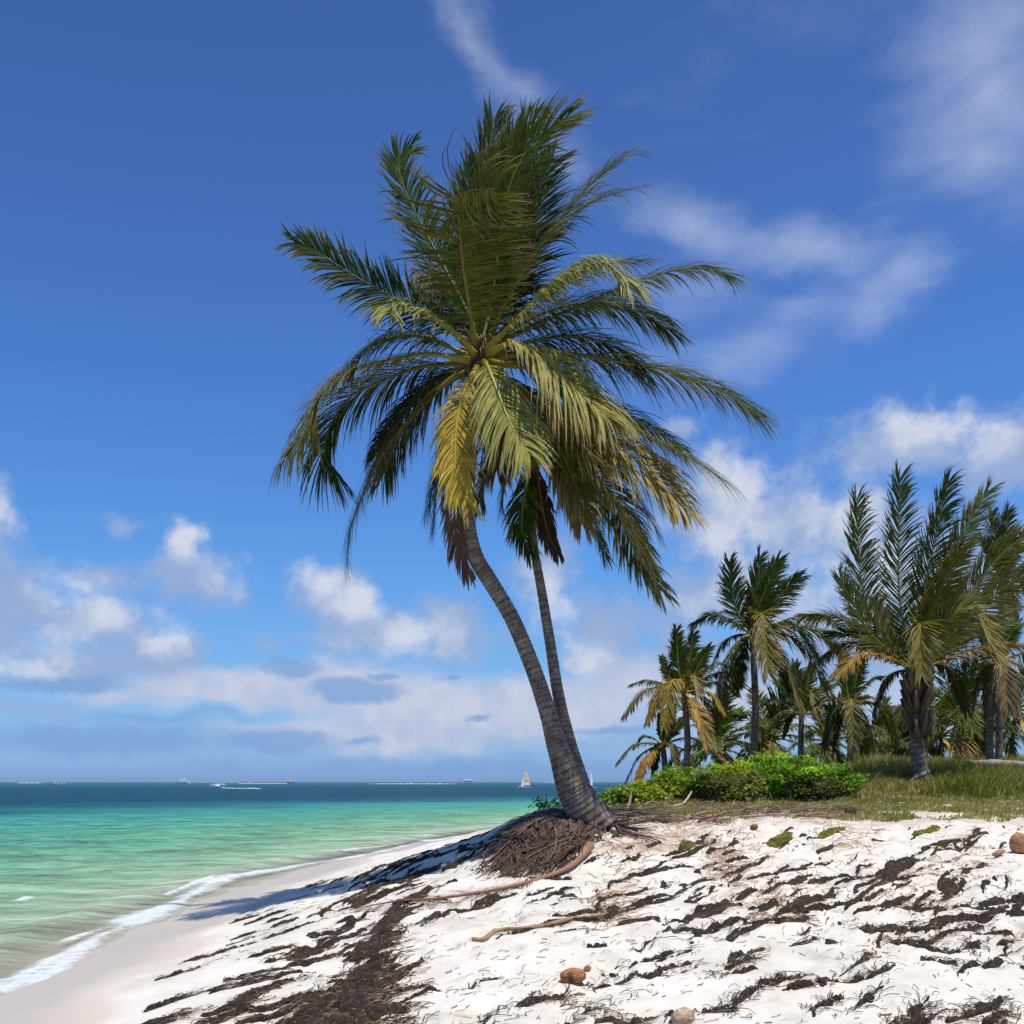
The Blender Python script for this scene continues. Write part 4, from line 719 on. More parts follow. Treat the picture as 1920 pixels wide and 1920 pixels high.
# ------------------------------------------------------------------ shrubs
def shrub(label, L, R_, top, Y, seed, col, hue=.25, n=2600, depth=1.3, group='green shrubs along the edge of the grass', lsize=.055, dead=0):
    """dome of leafy shoots between photo columns L..R_, its top line given as [(px, py), ...]"""
    rg = random.Random(seed); cx = ((L + R_) / 2 - CX) / F * Y; b = Vector((cx, Y, gz(cx, Y)))
    t = empty('shrub', b, label, 'shrub', group)
    tp = np.array(top, float); V = []; Fq = []; Cc = []; st = MB(); ncl = max(14, n // 42)
    for i in range(ncl):
        px = rg.uniform(L, R_); e = min(px - L, R_ - px) / (R_ - L) * 2; dy = rg.uniform(-1, 1) * depth * min(1, .35 + e); y = Y + dy
        x = (px - CX) / F * Y; g = gz(x, y); zt = EYE - (np.interp(px, tp[:, 0], tp[:, 1]) + rg.uniform(-7, 9) - HZ) / F * Y
        H = max(.12, (zt - g)) * (1 - .45 * (dy / depth) ** 2); f = rg.random() ** .55; z = g + H * f * rg.uniform(.92, 1.05)
        c = Vector((x, y, z)); up = Vector((rg.uniform(-.5, .6), rg.uniform(-.6, .3), .8)).normalized(); tone = rg.choice([.5, .8, 1.0, 1.25, 1.5]) * rg.uniform(.85, 1.15)
        base = Vector((x + rg.uniform(-.2, .2), y + rg.uniform(-.2, .2), g - .02)); st.tube([base - b, (base + c) / 2 + Vector((rg.uniform(-.08, .08), 0, .03)) - b, c - b], [.012, .009, .004], 4, (.16, .11, .07), caps=False)
        for k in range(n // ncl):
            q = c + Vector((rg.gauss(0, .10), rg.gauss(0, .10), rg.gauss(.0, .05))); nrm = (up + Vector((rg.uniform(-.8, .8), rg.uniform(-.9, .6), rg.uniform(-.3, .6)))).normalized()
            a = nrm.orthogonal().normalized(); w = nrm.cross(a); th = rg.uniform(0, 6.28); d = a * math.cos(th) + w * math.sin(th); s_ = d.cross(nrm); l = lsize * rg.uniform(.7, 1.3); b0 = len(V)
            hu = 1.25 * tone * rg.uniform(.75, 1.25); cc = (.16 * hu, .10 * hu, .05 * hu) if rg.random() < dead else [col[0] * hu * (1 + hue * rg.uniform(-.6, 1)), col[1] * hu, col[2] * hu]
            for v in (q - d * l * .9, q + s_ * l * .55 + nrm * .01, q + d * l, q - s_ * l * .55 + nrm * .01): V.append(v - b); Cc.append(cc)
            Fq.append((b0, b0 + 1, b0 + 2, b0 + 3))
    mesh_np('foliage', V, Fq, M_bush, cols=np.array(Cc), parent=t, smooth=False)
    for k in range(26 if n > 1000 else 0):
        a = rg.uniform(0, 6.28); q = Vector((rg.uniform(-1, 1) * (R_ - L) / F * Y * .35, rg.uniform(-.5, .3), 0)); q.z = gz(b.x + q.x, b.y + q.y) - b.z + .02; st.tube([q, q + Vector((math.cos(a) * .15, -.05, .2)), q + Vector((math.cos(a) * .35, -.1, .42))], [.014, .01, .004], 4, (.2, .15, .1), caps=False)
    gx = [(px - CX) / F * Y for px in np.linspace(L, R_, 9)]; st.tube([Vector((x, Y, gz(x, Y) + .03)) - b for x in gx], .012, 5, (.16, .11, .07)); st.build('stems', M_wood, t)
BG = (.175, .225, .014)
shrub('lowest shrub at the seaward tip of the row, sprigs just right of the thick trunk', 1118, 1190, [(1118, 1496), (1145, 1482), (1190, 1474)], 24.5, 41, (.10, .19, .02), n=1300, depth=.7)
shrub('bright green shrub at the left of the row, below the low dark palm', 1170, 1262, [(1165, 1480), (1200, 1462), (1235, 1450), (1262, 1446)], 24.5, 42, BG, n=3000)
shrub('green shrub in front of the orange-fronded palm trunk', 1245, 1345, [(1245, 1452), (1275, 1436), (1310, 1444), (1345, 1436)], 25.0, 43, (.125, .20, .018), n=3400)
shrub('duller shrub with bare twigs showing at its foot, mid row', 1310, 1425, [(1310, 1450), (1340, 1452), (1380, 1450), (1425, 1448)], 23.8, 44, (.11, .15, .025), n=3000, depth=.9, dead=.28)
shrub('shrub below the trunk of the tall straight palm', 1335, 1440, [(1335, 1440), (1370, 1430), (1410, 1432), (1440, 1426)], 26.0, 45, BG, n=3400)
shrub('tallest bright green shrub of the row, peaking right of the tall straight palm', 1415, 1530, [(1415, 1430), (1440, 1412), (1468, 1406), (1500, 1420), (1530, 1436)], 25.0, 46, (.14, .24, .014), n=4200)
shrub('green shrub at the right end of the row, fading into the tall grass', 1500, 1604, [(1500, 1430), (1540, 1432), (1575, 1440), (1604, 1456)], 25.0, 47, (.10, .19, .014), n=3400)
shrub('dark low shrub at the foot of the right end of the row', 1480, 1590, [(1480, 1462), (1530, 1456), (1590, 1470)], 24.0, 48, (.08, .12, .02), n=2400, depth=.6, dead=.2)
shrub('sprig of green leaves on the crest left of the thick trunk', 1010, 1050, [(1010, 1503), (1035, 1497), (1050, 1499)], 17.6, 49, (.12, .2, .02), n=260, depth=.12, lsize=.03)
# creeping plants on the sand face
def creeper(label, px, py, w, h, seed, n=420):
    rg = random.Random(seed); c = G(px, py); V = []; Fq = []; Cc = []
    for i in range(n):
        a, r_ = rg.uniform(0, 6.28), rg.random() ** .6;
        qx = px + math.cos(a) * r_ * w + math.sin(a) * r_ * h * .5; qy = py + math.sin(a) * r_ * h - math.cos(a) * r_ * w * .35
        q = G(qx, qy, .008 + rg.random() * .022) - c; l = rg.uniform(.016, .03); d = Vector((rg.uniform(-1, 1), rg.uniform(-1, 1), rg.uniform(0, .8))).normalized(); s_ = d.orthogonal().normalized() * .5; b0 = len(V); hu = rg.uniform(.6, 1.3)
        for v in (q - d * l, q + s_ * l, q + d * l, q - s_ * l): V.append(v); Cc.append((.26 * hu, .24 * hu, .045 * hu))
        Fq.append((b0, b0 + 1, b0 + 2, b0 + 3))
    o = mesh_np('creeping_plant', V, Fq, M_bush, cols=np.array(Cc), smooth=False); o.location = c
    tag(o, label, 'plant', 'creeping green plants on the sand face below the grass')
creeper('yellow-green creeper on the sand, nearest the palm roots', 1290, 1586, 14, 9, 1, 900)
creeper('yellow-green creeper patch second from the palm, sloping up to the grass edge', 1462, 1576, 24, 7, 2, 1500)
creeper('yellow-green creeper tuft touching the grass edge in the middle of the sand face', 1560, 1560, 24, 5, 3, 1200)
creeper('yellow-green creeper on the sand farthest right, below the big palm', 1738, 1561, 24, 5, 4, 1200)

# ------------------------------------------------------------------ grass
def blades(name, N, region, hfun, colf, seed, wid=.012):
    rs = np.random.RandomState(seed); x, y = region(rs, N); z = ground(x, y); h = hfun(x, y, rs); k = h > .015; x, y, z, h = x[k], y[k], z[k], h[k]; N = len(x)
    a = rs.uniform(0, 6.28, N); lx = rs.normal(.25, .35, N) * h; ly = rs.normal(0, .3, N) * h; w = wid * (1 + y / 40) * rs.uniform(.6, 1.4, N)
    p = np.stack([x, y, z - .01], 1); s_ = np.stack([np.cos(a) * w, np.sin(a) * w, np.zeros(N)], 1); m = p + np.stack([lx * .3, ly * .3, h * .6], 1); t = p + np.stack([lx, ly, h], 1)
    V = np.stack([p - s_, p + s_, m + s_ * .7, m - s_ * .7, t], 1).reshape(-1, 3); b = np.arange(N)[:, None] * 5
    Fq = np.concatenate([b + np.array([[0, 1, 2, 3]]), b + np.array([[3, 2, 4, 4]])], 0)
    col = colf(x, y, h, rs); cc = np.repeat(col, 5, 0)
    Fq1 = (b + np.array([[0, 1, 2]])); Fq2 = b + np.array([[0, 2, 3]]); Fq3 = b + np.array([[3, 2, 4]])
    o = mesh_np(name, V, np.concatenate([Fq1, Fq2, Fq3], 0), M_grass, cols=cc, smooth=True); return o
def reg_tall(rs, N):
    y = np.exp(rs.uniform(math.log(24.2), math.log(50), N)); t = rs.uniform(.10, .62, N); x = t * y; return x, y
def h_tall(x, y, rs):
    px = x / y * F + CX; d = fbm(x * .8, y * .8, 90, 3); k = sstep(1560, 1680, px + (d - .5) * 120) * sstep(24.2, 27, y + (d - .5) * 3 + 2 * sstep(1750, 1850, px)) + .35 * sstep(25, 28, y)
    k = np.clip(k, 0, 1) * (ground(x, y) > 1.2) * (1 - .72 * (y < 28.4) * np.exp(-((px - 1705) / 75) ** 2)); return k * rs.uniform(.25, .62, len(x)) * (.6 + .8 * d)
def c_tall(x, y, h, rs):
    f = fbm(x * .6, y * .6, 91, 3)[:, None] + rs.uniform(-.25, .25, (len(x), 1)); f = np.clip((f - .3) / .4, 0, 1); return (np.array([[.19, .19, .03]]) * (1 - f) + np.array([[.42, .34, .11]]) * f) * rs.uniform(.7, 1.3, (len(x), 1))
tag(blades('tall_grass', 80000, reg_tall, h_tall, c_tall, 5, .009), 'tall olive and straw coloured grass on the dune under the palms', 'grass', kind='stuff')
def reg_short(rs, N):
    y = np.exp(rs.uniform(math.log(16.4), math.log(27), N)); t = rs.uniform(.07, .60, N); return t * y, y
def h_short(x, y, rs):
    zt = tps(x, y); d = fbm(x * 1.4, y * 1.4, 95, 4); pat = sstep(.40, .6, d)
    k = sstep(16.5, 17.3, y + (d - .5) * 2) * sstep(1.45, 1.56, zt + (d - .5) * .2); return k * rs.uniform(.03, .10, len(x)) * (.55 + 1.0 * pat) * (rs.uniform(0, 1, len(x)) < .35 + .65 * pat)
def c_short(x, y, h, rs):
    f = fbm(x * .9, y * .9, 96, 3)[:, None] + rs.uniform(-.25, .25, (len(x), 1)); f = np.clip((f - .3) / .4, 0, 1); return (np.array([[.27, .26, .06]]) * (1 - f) + np.array([[.42, .35, .17]]) * f) * rs.uniform(.7, 1.3, (len(x), 1))
tag(blades('short_grass', 90000, reg_short, h_short, c_short, 6, .008), 'short dry grass on the flat between the shrubs and the white sand', 'grass', kind='stuff')

# ------------------------------------------------------------------ seaweed mats
ST = [ # dark continuous mat on the left
 [(600, 1950, .50), (650, 1870, .42), (690, 1800, .34), (720, 1745, .26), (760, 1700, .18), (800, 1672, .12)], [(560, 1930, .3), (590, 1870, .3)], [(700, 1850, .3), (770, 1800, .15), (790, 1790, .08)], [(740, 1860, .12), (780, 1850, .06)], [(640, 1945, .4), (700, 1910, .3), (760, 1905, .1)],
 [(745, 1650, .16), (800, 1635, .22), (850, 1625, .18), (900, 1600, .12)], [(690, 1660, .10), (760, 1640, .14), (790, 1620, .1)], [(640, 1700, .08), (700, 1672, .12), (740, 1655, .12)],
 [(740, 1622, .06), (790, 1608, .10), (860, 1588, .14), (930, 1572, .12), (980, 1560, .1)], [(660, 1668, .07), (700, 1645, .10), (740, 1625, .10)], [(820, 1600, .10), (880, 1590, .10), (930, 1580, .08)],
 [(600, 1720, .06), (650, 1690, .08)], [(590, 1755, .08), (640, 1735, .12), (690, 1712, .12)], [(510, 1800, .12), (560, 1780, .12), (620, 1750, .09), (655, 1735, .08)], [(440, 1840, .05), (500, 1820, .09), (560, 1805, .08), (620, 1790, .1)],
 [(410, 1862, .09), (450, 1850, .1), (520, 1838, .09), (560, 1828, .07)], [(385, 1900, .07), (430, 1886, .09), (490, 1868, .1), (540, 1850, .07)], [(360, 1925, .06), (420, 1908, .08), (500, 1890, .09), (560, 1866, .1)], [(430, 1925, .07), (500, 1910, .09), (545, 1895, .1)],
 [(620, 1765, .1), (680, 1740, .1)], [(560, 1790, .06), (610, 1770, .06)],
 [(760, 1735, .06), (800, 1718, .07), (840, 1715, .04)], [(770, 1690, .05), (830, 1684, .06)], [(800, 1672, .04), (860, 1665, .04)],
 # middle
 [(975, 1695, .03), (1010, 1690, .07), (1050, 1675, .07), (1070, 1670, .03)], [(1050, 1690, .04), (1075, 1680, .09), (1110, 1682, .05)], [(940, 1762, .04), (990, 1745, .10), (1050, 1728, .14), (1110, 1718, .14), (1170, 1698, .16), (1230, 1690, .14)], [(1040, 1715, .10), (1100, 1705, .12)],
 [(1140, 1660, .06), (1180, 1640, .10), (1230, 1628, .12), (1290, 1622, .12)], [(1120, 1705, .05), (1150, 1685, .08), (1210, 1672, .06)], [(1230, 1725, .05), (1280, 1712, .12), (1310, 1700, .06)], [(1165, 1655, .08), (1175, 1652, .1)], [(1010, 1655, .03), (1060, 1650, .04)], [(950, 1650, .03), (975, 1645, .04)], [(1040, 1650, .04), (1080, 1648, .05)],
 [(1175, 1805, .02), (1215, 1800, .04)], [(1190, 1825, .04), (1215, 1828, .07), (1260, 1812, .04), (1275, 1805, .05)], [(1180, 1800, .04), (1260, 1785, .05)], [(1108, 1775, .03), (1150, 1778, .03)], [(1115, 1832, .03), (1150, 1832, .04)],
 [(1110, 1912, .04), (1150, 1910, .10), (1175, 1908, .05)], [(650, 1890, .1), (700, 1920, .1)], [(738, 1908, .06), (765, 1905, .08)],
 # right
 [(1280, 1720, .10), (1330, 1705, .20), (1370, 1688, .10)], [(1280, 1690, .10), (1330, 1670, .05)], [(1410, 1705, .04), (1440, 1700, .08), (1470, 1695, .08)], [(1310, 1755, .05), (1350, 1730, .10), (1400, 1720, .05)], [(1360, 1700, .05), (1390, 1700, .06)],
 [(1450, 1718, .06), (1490, 1705, .16), (1530, 1690, .10)], [(1490, 1718, .06), (1550, 1702, .10), (1600, 1690, .08), (1625, 1670, .05)], [(1440, 1740, .06), (1480, 1728, .16), (1510, 1722, .05)], [(1365, 1760, .04), (1385, 1752, .10), (1400, 1742, .07)], [(1400, 1738, .05), (1440, 1735, .05)],
 [(1530, 1658, .05), (1555, 1648, .10), (1600, 1635, .05), (1650, 1620, .03)], [(1580, 1660, .05), (1640, 1645, .06), (1680, 1625, .06), (1740, 1592, .08)], [(1700, 1620, .05), (1760, 1600, .05), (1795, 1585, .04)], [(1590, 1672, .07), (1640, 1655, .08), (1680, 1655, .06), (1710, 1650, .05)],
 [(1625, 1690, .05), (1655, 1672, .08)], [(1610, 1705, .05), (1640, 1700, .06)], [(1650, 1695, .04), (1700, 1705, .06), (1740, 1700, .05), (1790, 1698, .04), (1860, 1700, .03), (1920, 1695, .03)],
 [(1612, 1752, .07), (1650, 1744, .12), (1690, 1746, .16), (1740, 1742, .14), (1800, 1725, .18), (1860, 1715, .18), (1930, 1712, .16)], [(1690, 1765, .14), (1730, 1780, .16), (1770, 1790, .10)], [(1740, 1770, .12), (1800, 1750, .10), (1850, 1748, .04)], [(1835, 1690, .08), (1880, 1682, .16), (1930, 1690, .14)], [(1780, 1795, .08), (1820, 1770, .08)],
 [(1870, 1785, .05), (1900, 1765, .07)], [(1862, 1820, .08), (1875, 1805, .08)], [(1855, 1755, .06), (1900, 1750, .10)], [(1740, 1815, .03), (1790, 1820, .05)], [(1815, 1830, .06), (1825, 1815, .07)],
 [(1362, 1806, .03), (1390, 1790, .06), (1420, 1772, .04)], [(1364, 1818, .06), (1400, 1805, .07), (1430, 1793, .05)], [(1390, 1830, .03), (1420, 1825, .06)], [(1435, 1852, .03), (1460, 1840, .05), (1490, 1834, .05)], [(1478, 1862, .05), (1500, 1855, .07), (1515, 1858, .04)],
 [(1535, 1855, .04), (1550, 1845, .09), (1570, 1845, .06)], [(1580, 1848, .05), (1605, 1838, .08), (1630, 1845, .04)], [(1635, 1845, .05), (1660, 1830, .08), (1680, 1826, .04)], [(1490, 1900, .03), (1530, 1882, .05), (1560, 1876, .05)], [(1330, 1895, .04), (1355, 1890, .08), (1370, 1888, .05)],
 [(1660, 1915, .04), (1700, 1905, .06)], [(1710, 1912, .10), (1740, 1895, .15), (1745, 1890, .13)], [(1790, 1918, .05), (1830, 1900, .10), (1870, 1882, .08)], [(1538, 1768, .02), (1560, 1768, .04)], [(1568, 1777, .03), (1585, 1774, .05)],
 [(1300, 1640, .06), (1340, 1620, .05)], [(1280, 1660, .06), (1330, 1648, .06), (1345, 1645, .05)], [(1410, 1650, .06), (1450, 1642, .08), (1500, 1635, .07), (1525, 1618, .06)], [(1415, 1665, .07), (1460, 1662, .08), (1515, 1648, .06)], [(1395, 1625, .05), (1440, 1605, .04)], [(1375, 1660, .03), (1390, 1645, .05)], [(1305, 1650, .05), (1290, 1665, .05)],
 [(1330, 1600, .04), (1390, 1572, .04)], [(1520, 1575, .04), (1580, 1560, .04)], [(1700, 1575, .03), (1740, 1562, .03)], [(1300, 1690, .1), (1330, 1680, .05)], [(1520, 1695, .05), (1560, 1680, .05)]]
Ys = np.geomspace(6.6, 19.5, 820); ts = np.linspace(-.40, .58, 1180)
Xs, Yq = grid(Ys, ts, lambda Y: Y)
ang = .96 + (fbm(Xs * .35, Yq * .35, 260, 3) - .5) * .9; uu = Xs * .57 + Yq * .82 + (fbm(Xs * .8, Yq * .8, 270, 3) - .5) * .9; vv = -Xs * .82 + Yq * .57 + (fbm(Xs * .8, Yq * .8, 275, 3) - .5) * .55
wpx = (fbm(Xs * 2.2, Yq * 2.2, 200, 4) - .5) * .34; wpy = (fbm(Xs * 2.2, Yq * 2.2, 210, 4) - .5) * .34
fld = world_poly_field(Xs + wpx, Yq + wpy, px_strokes(ST), .57)
fine = fbm(uu * 2.4, vv * 15, 220, 5, .62); fine2 = fbm(Xs * 16, Yq * 16, 230, 3)
strk = fbm(uu * .95, vv * 8.5, 240, 5, .55); regn = fbm(Xs * .5, Yq * .5, 250, 2)
PXs = Xs / Yq * F + CX; Zq = ground(Xs, Yq); PYs = HZ + (EYE - Zq) / Yq * F
dens = sstep(.40, .65, regn) * .045 - .035
dens = dens + .075 * sstep(980, 1150, PXs) * sstep(1560, 1590, PYs) * (1 - sstep(1700, 1800, PYs)) + .075 * np.exp(-((PXs - (900 - (PYs - 1600) * 1.35)) / 110) ** 2) * (PYs > 1560) * (PYs < 1900) * .6
dens = dens * (Zq > .33) * (PXs > 330) - .2 * np.exp(-((PXs - 930) / 130) ** 2 - ((PYs - 1790) / 80) ** 2)
pro = (strk - (.685 - dens)) * 11 - (fine2 - .5) * 1.2
m1 = fld * 1.0 + (fine - .5) * 3.1 + .10; m1 = np.where(fld < -.8, -1, m1)
msk = np.maximum(m1, pro + (fine - .5) * 1.2) ; msk = np.where(Zq < .24, -1, msk); msk = np.where((Yq > 16.4) & (Xs > 1.2), -1, msk)
thick = sstep(0, .9, msk); hgt = thick * (.014 + .036 * fine2) - .003 + (fine2 - .5) * .014 * thick
Fa = gfaces(*Xs.shape); mf = msk.ravel(); keep = (mf[Fa] > 0).sum(1) >= 2; Fa = Fa[keep]
used, inv = np.unique(Fa, return_inverse=True); Fa = inv.reshape(Fa.shape)
V = np.stack([Xs.ravel(), Yq.ravel(), (Zq + np.where(msk > 0, hgt, -.01)).ravel()], 1)[used]
tag(mesh_np('seaweed', V, Fa, M_weed), 'dark dried seaweed lying in ragged streaks and mats across the white sand', 'seaweed', kind='stuff')
# loose fibres, bits and twiglets
def fibres(name, Pxy, seed, lr, wr, pal, lift=.010, arch=.025):
    rs = np.random.RandomState(seed); x, y = Pxy; N = len(x); a = rs.normal(.97, .55, N); l = rs.uniform(*lr, N); n = 4; T = np.linspace(0, 1, n)[None, :]
    bend = rs.normal(0, .5, N)[:, None]; aa = a[:, None] + bend * (T - .5); dx = np.cos(aa) * l[:, None] / (n - 1); dy = np.sin(aa) * l[:, None] / (n - 1)
    X = x[:, None] + np.cumsum(dx, 1); Y = y[:, None] + np.cumsum(dy, 1); Z = ground(X.ravel(), Y.ravel()).reshape(N, n) + lift + rs.uniform(0, 1, N)[:, None] ** 2 * arch * np.sin(T * 3.1)
    w = rs.uniform(*wr, N)[:, None]; off = np.stack([-np.sin(aa) * w, np.cos(aa) * w, np.zeros_like(aa)], 2); P = np.stack([X, Y, Z], 2); up = np.array([0, 0, 1.]) * w[:, :, None] * 1.6
    V = np.stack([P - off, P + up, P + off], 2).reshape(-1, 3); F_ = []; b = (np.arange(N) * n * 3)[:, None]
    for j in range(n - 1):
        for k in range(2): F_.append(b + np.array([[j * 3 + k, j * 3 + k + 1, j * 3 + k + 4, j * 3 + k + 3]]))
    pal = np.array(pal); c = pal[rs.randint(0, len(pal), N)] * rs.uniform(.6, 1.4, (N, 1))
    return mesh_np(name, V, np.concatenate(F_, 0), M_weed_f, cols=np.repeat(c, n * 3, 0))
rs = np.random.RandomState(77); flat = np.where((msk > -.25) & (msk < 1.5))[0:2]; wgt = (1 / Yq[flat]) ** .5; pick = rs.choice(len(flat[0]), 10000, p=wgt / wgt.sum())
x = Xs[flat][pick] + rs.normal(0, .03, 10000); y = Yq[flat][pick] + rs.normal(0, .03, 10000)
tag(fibres('seaweed_fibres', (x, y), 1, (.03, .16), (.0012, .004), [(.05, .036, .026), (.09, .06, .04), (.2, .14, .09), (.03, .022, .018)]), 'loose dry seaweed strands sticking out of the dark mats', 'seaweed', kind='stuff')
y = np.exp(rs.uniform(math.log(6.6), math.log(17), 2600)); t_ = rs.uniform(-.30, .56, 2600); x = t_ * y; k = (tps(x, y) > .40) & (fbm(x * 1.2, y * 1.2, 300, 3) > .44)
tag(fibres('beach_litter', (x[k], y[k]), 2, (.03, .12), (.0012, .0045), [(.2, .14, .09), (.42, .34, .24), (.12, .08, .05), (.5, .42, .3)], .003, .006), 'scattered thin plant bits on the bare white sand', 'debris', kind='stuff')
rt = []
for (a, b, w, h, nn) in [(1240, 1575, 90, 22, 900), (1160, 1590, 40, 25, 300), (1350, 1600, 35, 16, 300), (1580, 1585, 60, 14, 300), (1370, 1590, 50, 20, 200), (1130, 1630, 40, 20, 250), (1680, 1620, 60, 20, 150), (1800, 1600, 70, 15, 120), (1450, 1630, 60, 20, 200)]:
    for i in range(nn):
        px_, py_ = a + rs.uniform(-1, 1) * w, b + rs.normal(0, .5) * h
        Yv = (EYE - 1.15) * F / (py_ - HZ); rt.append(((px_ - CX) / F * Yv, Yv))
rt = np.array(rt); Yk = rt[:, 1] < 18; rt = rt[Yk]
tag(fibres('root_fibres', (rt[:, 0], rt[:, 1]), 3, (.08, .3), (.002, .005), [(.4, .25, .17), (.28, .17, .11), (.5, .36, .25)], .003, .01), 'pinkish brown root threads showing in the sand bank right of the palm base', 'root fibres', kind='stuff')

# ------------------------------------------------------------------ driftwood, dead fronds, husks
def branch(name, label, cat, pts, rad, col, lift=.02, seg=8, twigs=0, seed=0, world=False, group=None, wob=.01):
    rg = random.Random(seed); W_ = [Vector(p) if world else G(p[0], p[1], (p[2] if len(p) > 2 else lift)) for p in pts]; o0 = W_[0].copy()
    Q, L_ = spline([p - o0 for p in W_], 26); Q = [q + Vector((rg.uniform(-wob, wob), rg.uniform(-wob, wob), rg.uniform(-wob, wob) * .5)) for q in Q]
    rr = [np.interp(i / 26, np.linspace(0, 1, len(rad)), rad) * rg.uniform(.9, 1.1) for i in range(27)]
    m = MB(); m.tube(Q, rr, seg, col)
    for k in range(twigs):
        i = rg.randint(4, 24); d = Vector((rg.uniform(-1, 1), rg.uniform(-1, 1), rg.uniform(0, .9))).normalized(); l = rg.uniform(.12, .4); m.tube([Q[i], Q[i] + d * l * .5 + Vector((0, 0, .02)), Q[i] + d * l], [rr[i] * .5, rr[i] * .35, rr[i] * .15], 5, col)
    o = m.build(name, M_wood, None, origin=(0, 0, 0)); o.location = o0; return tag(o, label, cat, group)
branch('driftwood', 'long bent tan driftwood branch lying alone on open white sand, knobbed at its left end', 'driftwood', [(884, 1768), (905, 1766), (925, 1752), (945, 1744), (985, 1744), (1030, 1740), (1070, 1726), (1120, 1712), (1190, 1700)], [.018, .026, .017, .02, .022, .022, .02, .018, .01], (.33, .21, .12), .025, wob=.006)
lg = 'branches and sticks lying along the edge of the grass'
LB = [('long dark branch running right from the foot of the thick trunk', [(1128, 1542), (1165, 1524), (1215, 1518), (1265, 1517), (1330, 1512), (1400, 1516)], [.05, .045, .035, .03, .02], (.17, .12, .09), .07, 5),
      ('pale stick pointing up to the right above the branch tangle', [(1262, 1520), (1285, 1512, .12), (1306, 1493, .34)], [.02, .022, .015], (.5, .38, .26), .08, 0),
      ('grey branch curving over the sand edge right of the trunk foot', [(1150, 1545), (1180, 1547), (1225, 1542), (1270, 1540), (1330, 1533), (1400, 1530)], [.03, .035, .03, .025, .012], (.35, .26, .19), .05, 4),
      ('thin forked stick arching among the pale debris behind the trunk foot', [(1195, 1522), (1225, 1508, .16), (1240, 1502, .2), (1262, 1512, .06)], [.02, .018, .012], (.30, .22, .17), .08, 2),
      ('reddish brown dead branch lying flat at the grass edge, mid picture', [(1320, 1528), (1380, 1522), (1440, 1518), (1500, 1520), (1545, 1524)], [.035, .04, .04, .03, .015], (.22, .10, .07), .06, 8),
      ('long straight grey stick below the reddish dead branch', [(1270, 1534), (1340, 1538), (1420, 1537), (1490, 1533), (1560, 1536)], [.02, .025, .02, .012], (.40, .31, .23), .05, 3),
      ('short dark stump-like root beside the thick trunk foot', [(1170, 1540), (1180, 1520, .15), (1186, 1505, .25)], [.04, .035, .02], (.26, .18, .13), .05, 2),
      ('dark twisted branch leaning from the trunk foot down the bank', [(1150, 1526), (1120, 1545), (1085, 1560), (1060, 1572)], [.035, .03, .022, .012], (.16, .11, .08), .05, 2),
      ('thin pale branch crossing in front of the reddish dead branch', [(1400, 1524), (1450, 1512), (1500, 1516), (1535, 1512)], [.016, .018, .01], (.36, .24, .17), .09, 3),
      ('thin dark twig at the left end of the grass edge', [(1195, 1532), (1240, 1526), (1290, 1524), (1320, 1527)], [.02, .022, .012], (.14, .09, .07), .10, 3)]
for i, (lb, p, r_, c, lf, tw) in enumerate(LB): branch('branch', lb, 'branch', p, r_, c, lf, 7, tw, i + 5, group=lg)
# tangle of small sticks nobody could count
m = MB(); rg = random.Random(8)
for i in range(330):
    px_ = 1130 + 440 * rg.random() ** 1.2; py_ = 1532 - (px_ - 1130) * .012 + rg.gauss(0, 10 if px_ < 1350 else 6); q = G(px_, min(py_, 1546), .02 + .05 * rg.random()); a = rg.gauss(.15, .5); l = rg.uniform(.12, .6); d = Vector((math.cos(a), math.sin(a), rg.uniform(-.05, .18))) * l
    e = q + d; e.z = max(e.z, gz(e.x, e.y) + .01); mm = (q + e) / 2 + Vector((0, rg.uniform(-.05, .05), rg.uniform(0, .05)))
    m.tube([q, mm, e], [.012 * rg.uniform(.4, 1.3), .010, .004], 4, rg.choice([(.32, .24, .18), (.2, .13, .09), (.48, .38, .28), (.12, .08, .06), (.26, .13, .09)]), caps=False)
tag(m.build('dry_sticks', M_wood), 'tangle of small dry sticks and frond scraps along the grass edge', 'sticks', kind='stuff')
def dead_frond(label, pts, L, n, col, seed, grav=.2, hint=(0, 0, 1), lift=.04, rr=.02, bare=.15, wid=.016):
    P = [G(p[0], p[1], p[2] if len(p) > 2 else lift) for p in pts]; o0 = P[0].copy(); t = empty('dead_frond', o0, label, 'palm frond', 'fallen brown palm fronds')
    make_frond('leaflets', [p - o0 for p in P], t, L=L, n=n, col=col, tipc=(.24, .13, .08), hint=hint, grav=grav, wind=-.05, bare=bare, wid=wid, rr=rr, rng=random.Random(seed), ribcol=(.3, .16, .09), lift=.25, alpha=(50, 65), end=.6)
dead_frond('fallen reddish brown palm frond on the sand, its thick stalk butt under the palm roots', [(1106, 1606, .10), (1078, 1628, .07), (1030, 1648), (960, 1668), (900, 1680), (820, 1690), (740, 1700), (655, 1712)], .40, 56, (.16, .06, .035), 1, rr=.034, bare=.38)
dead_frond('dead brown frond lying flat where the sand meets the grass, below the shrubs', [(1560, 1526), (1500, 1522), (1440, 1520), (1360, 1524)], .30, 36, (.15, .07, .045), 2)
dead_frond('dark brown frond scrap tangled with branches right of the trunk foot', [(1330, 1524), (1290, 1520), (1240, 1524), (1180, 1530)], .25, 30, (.12, .07, .05), 3)
m = MB()
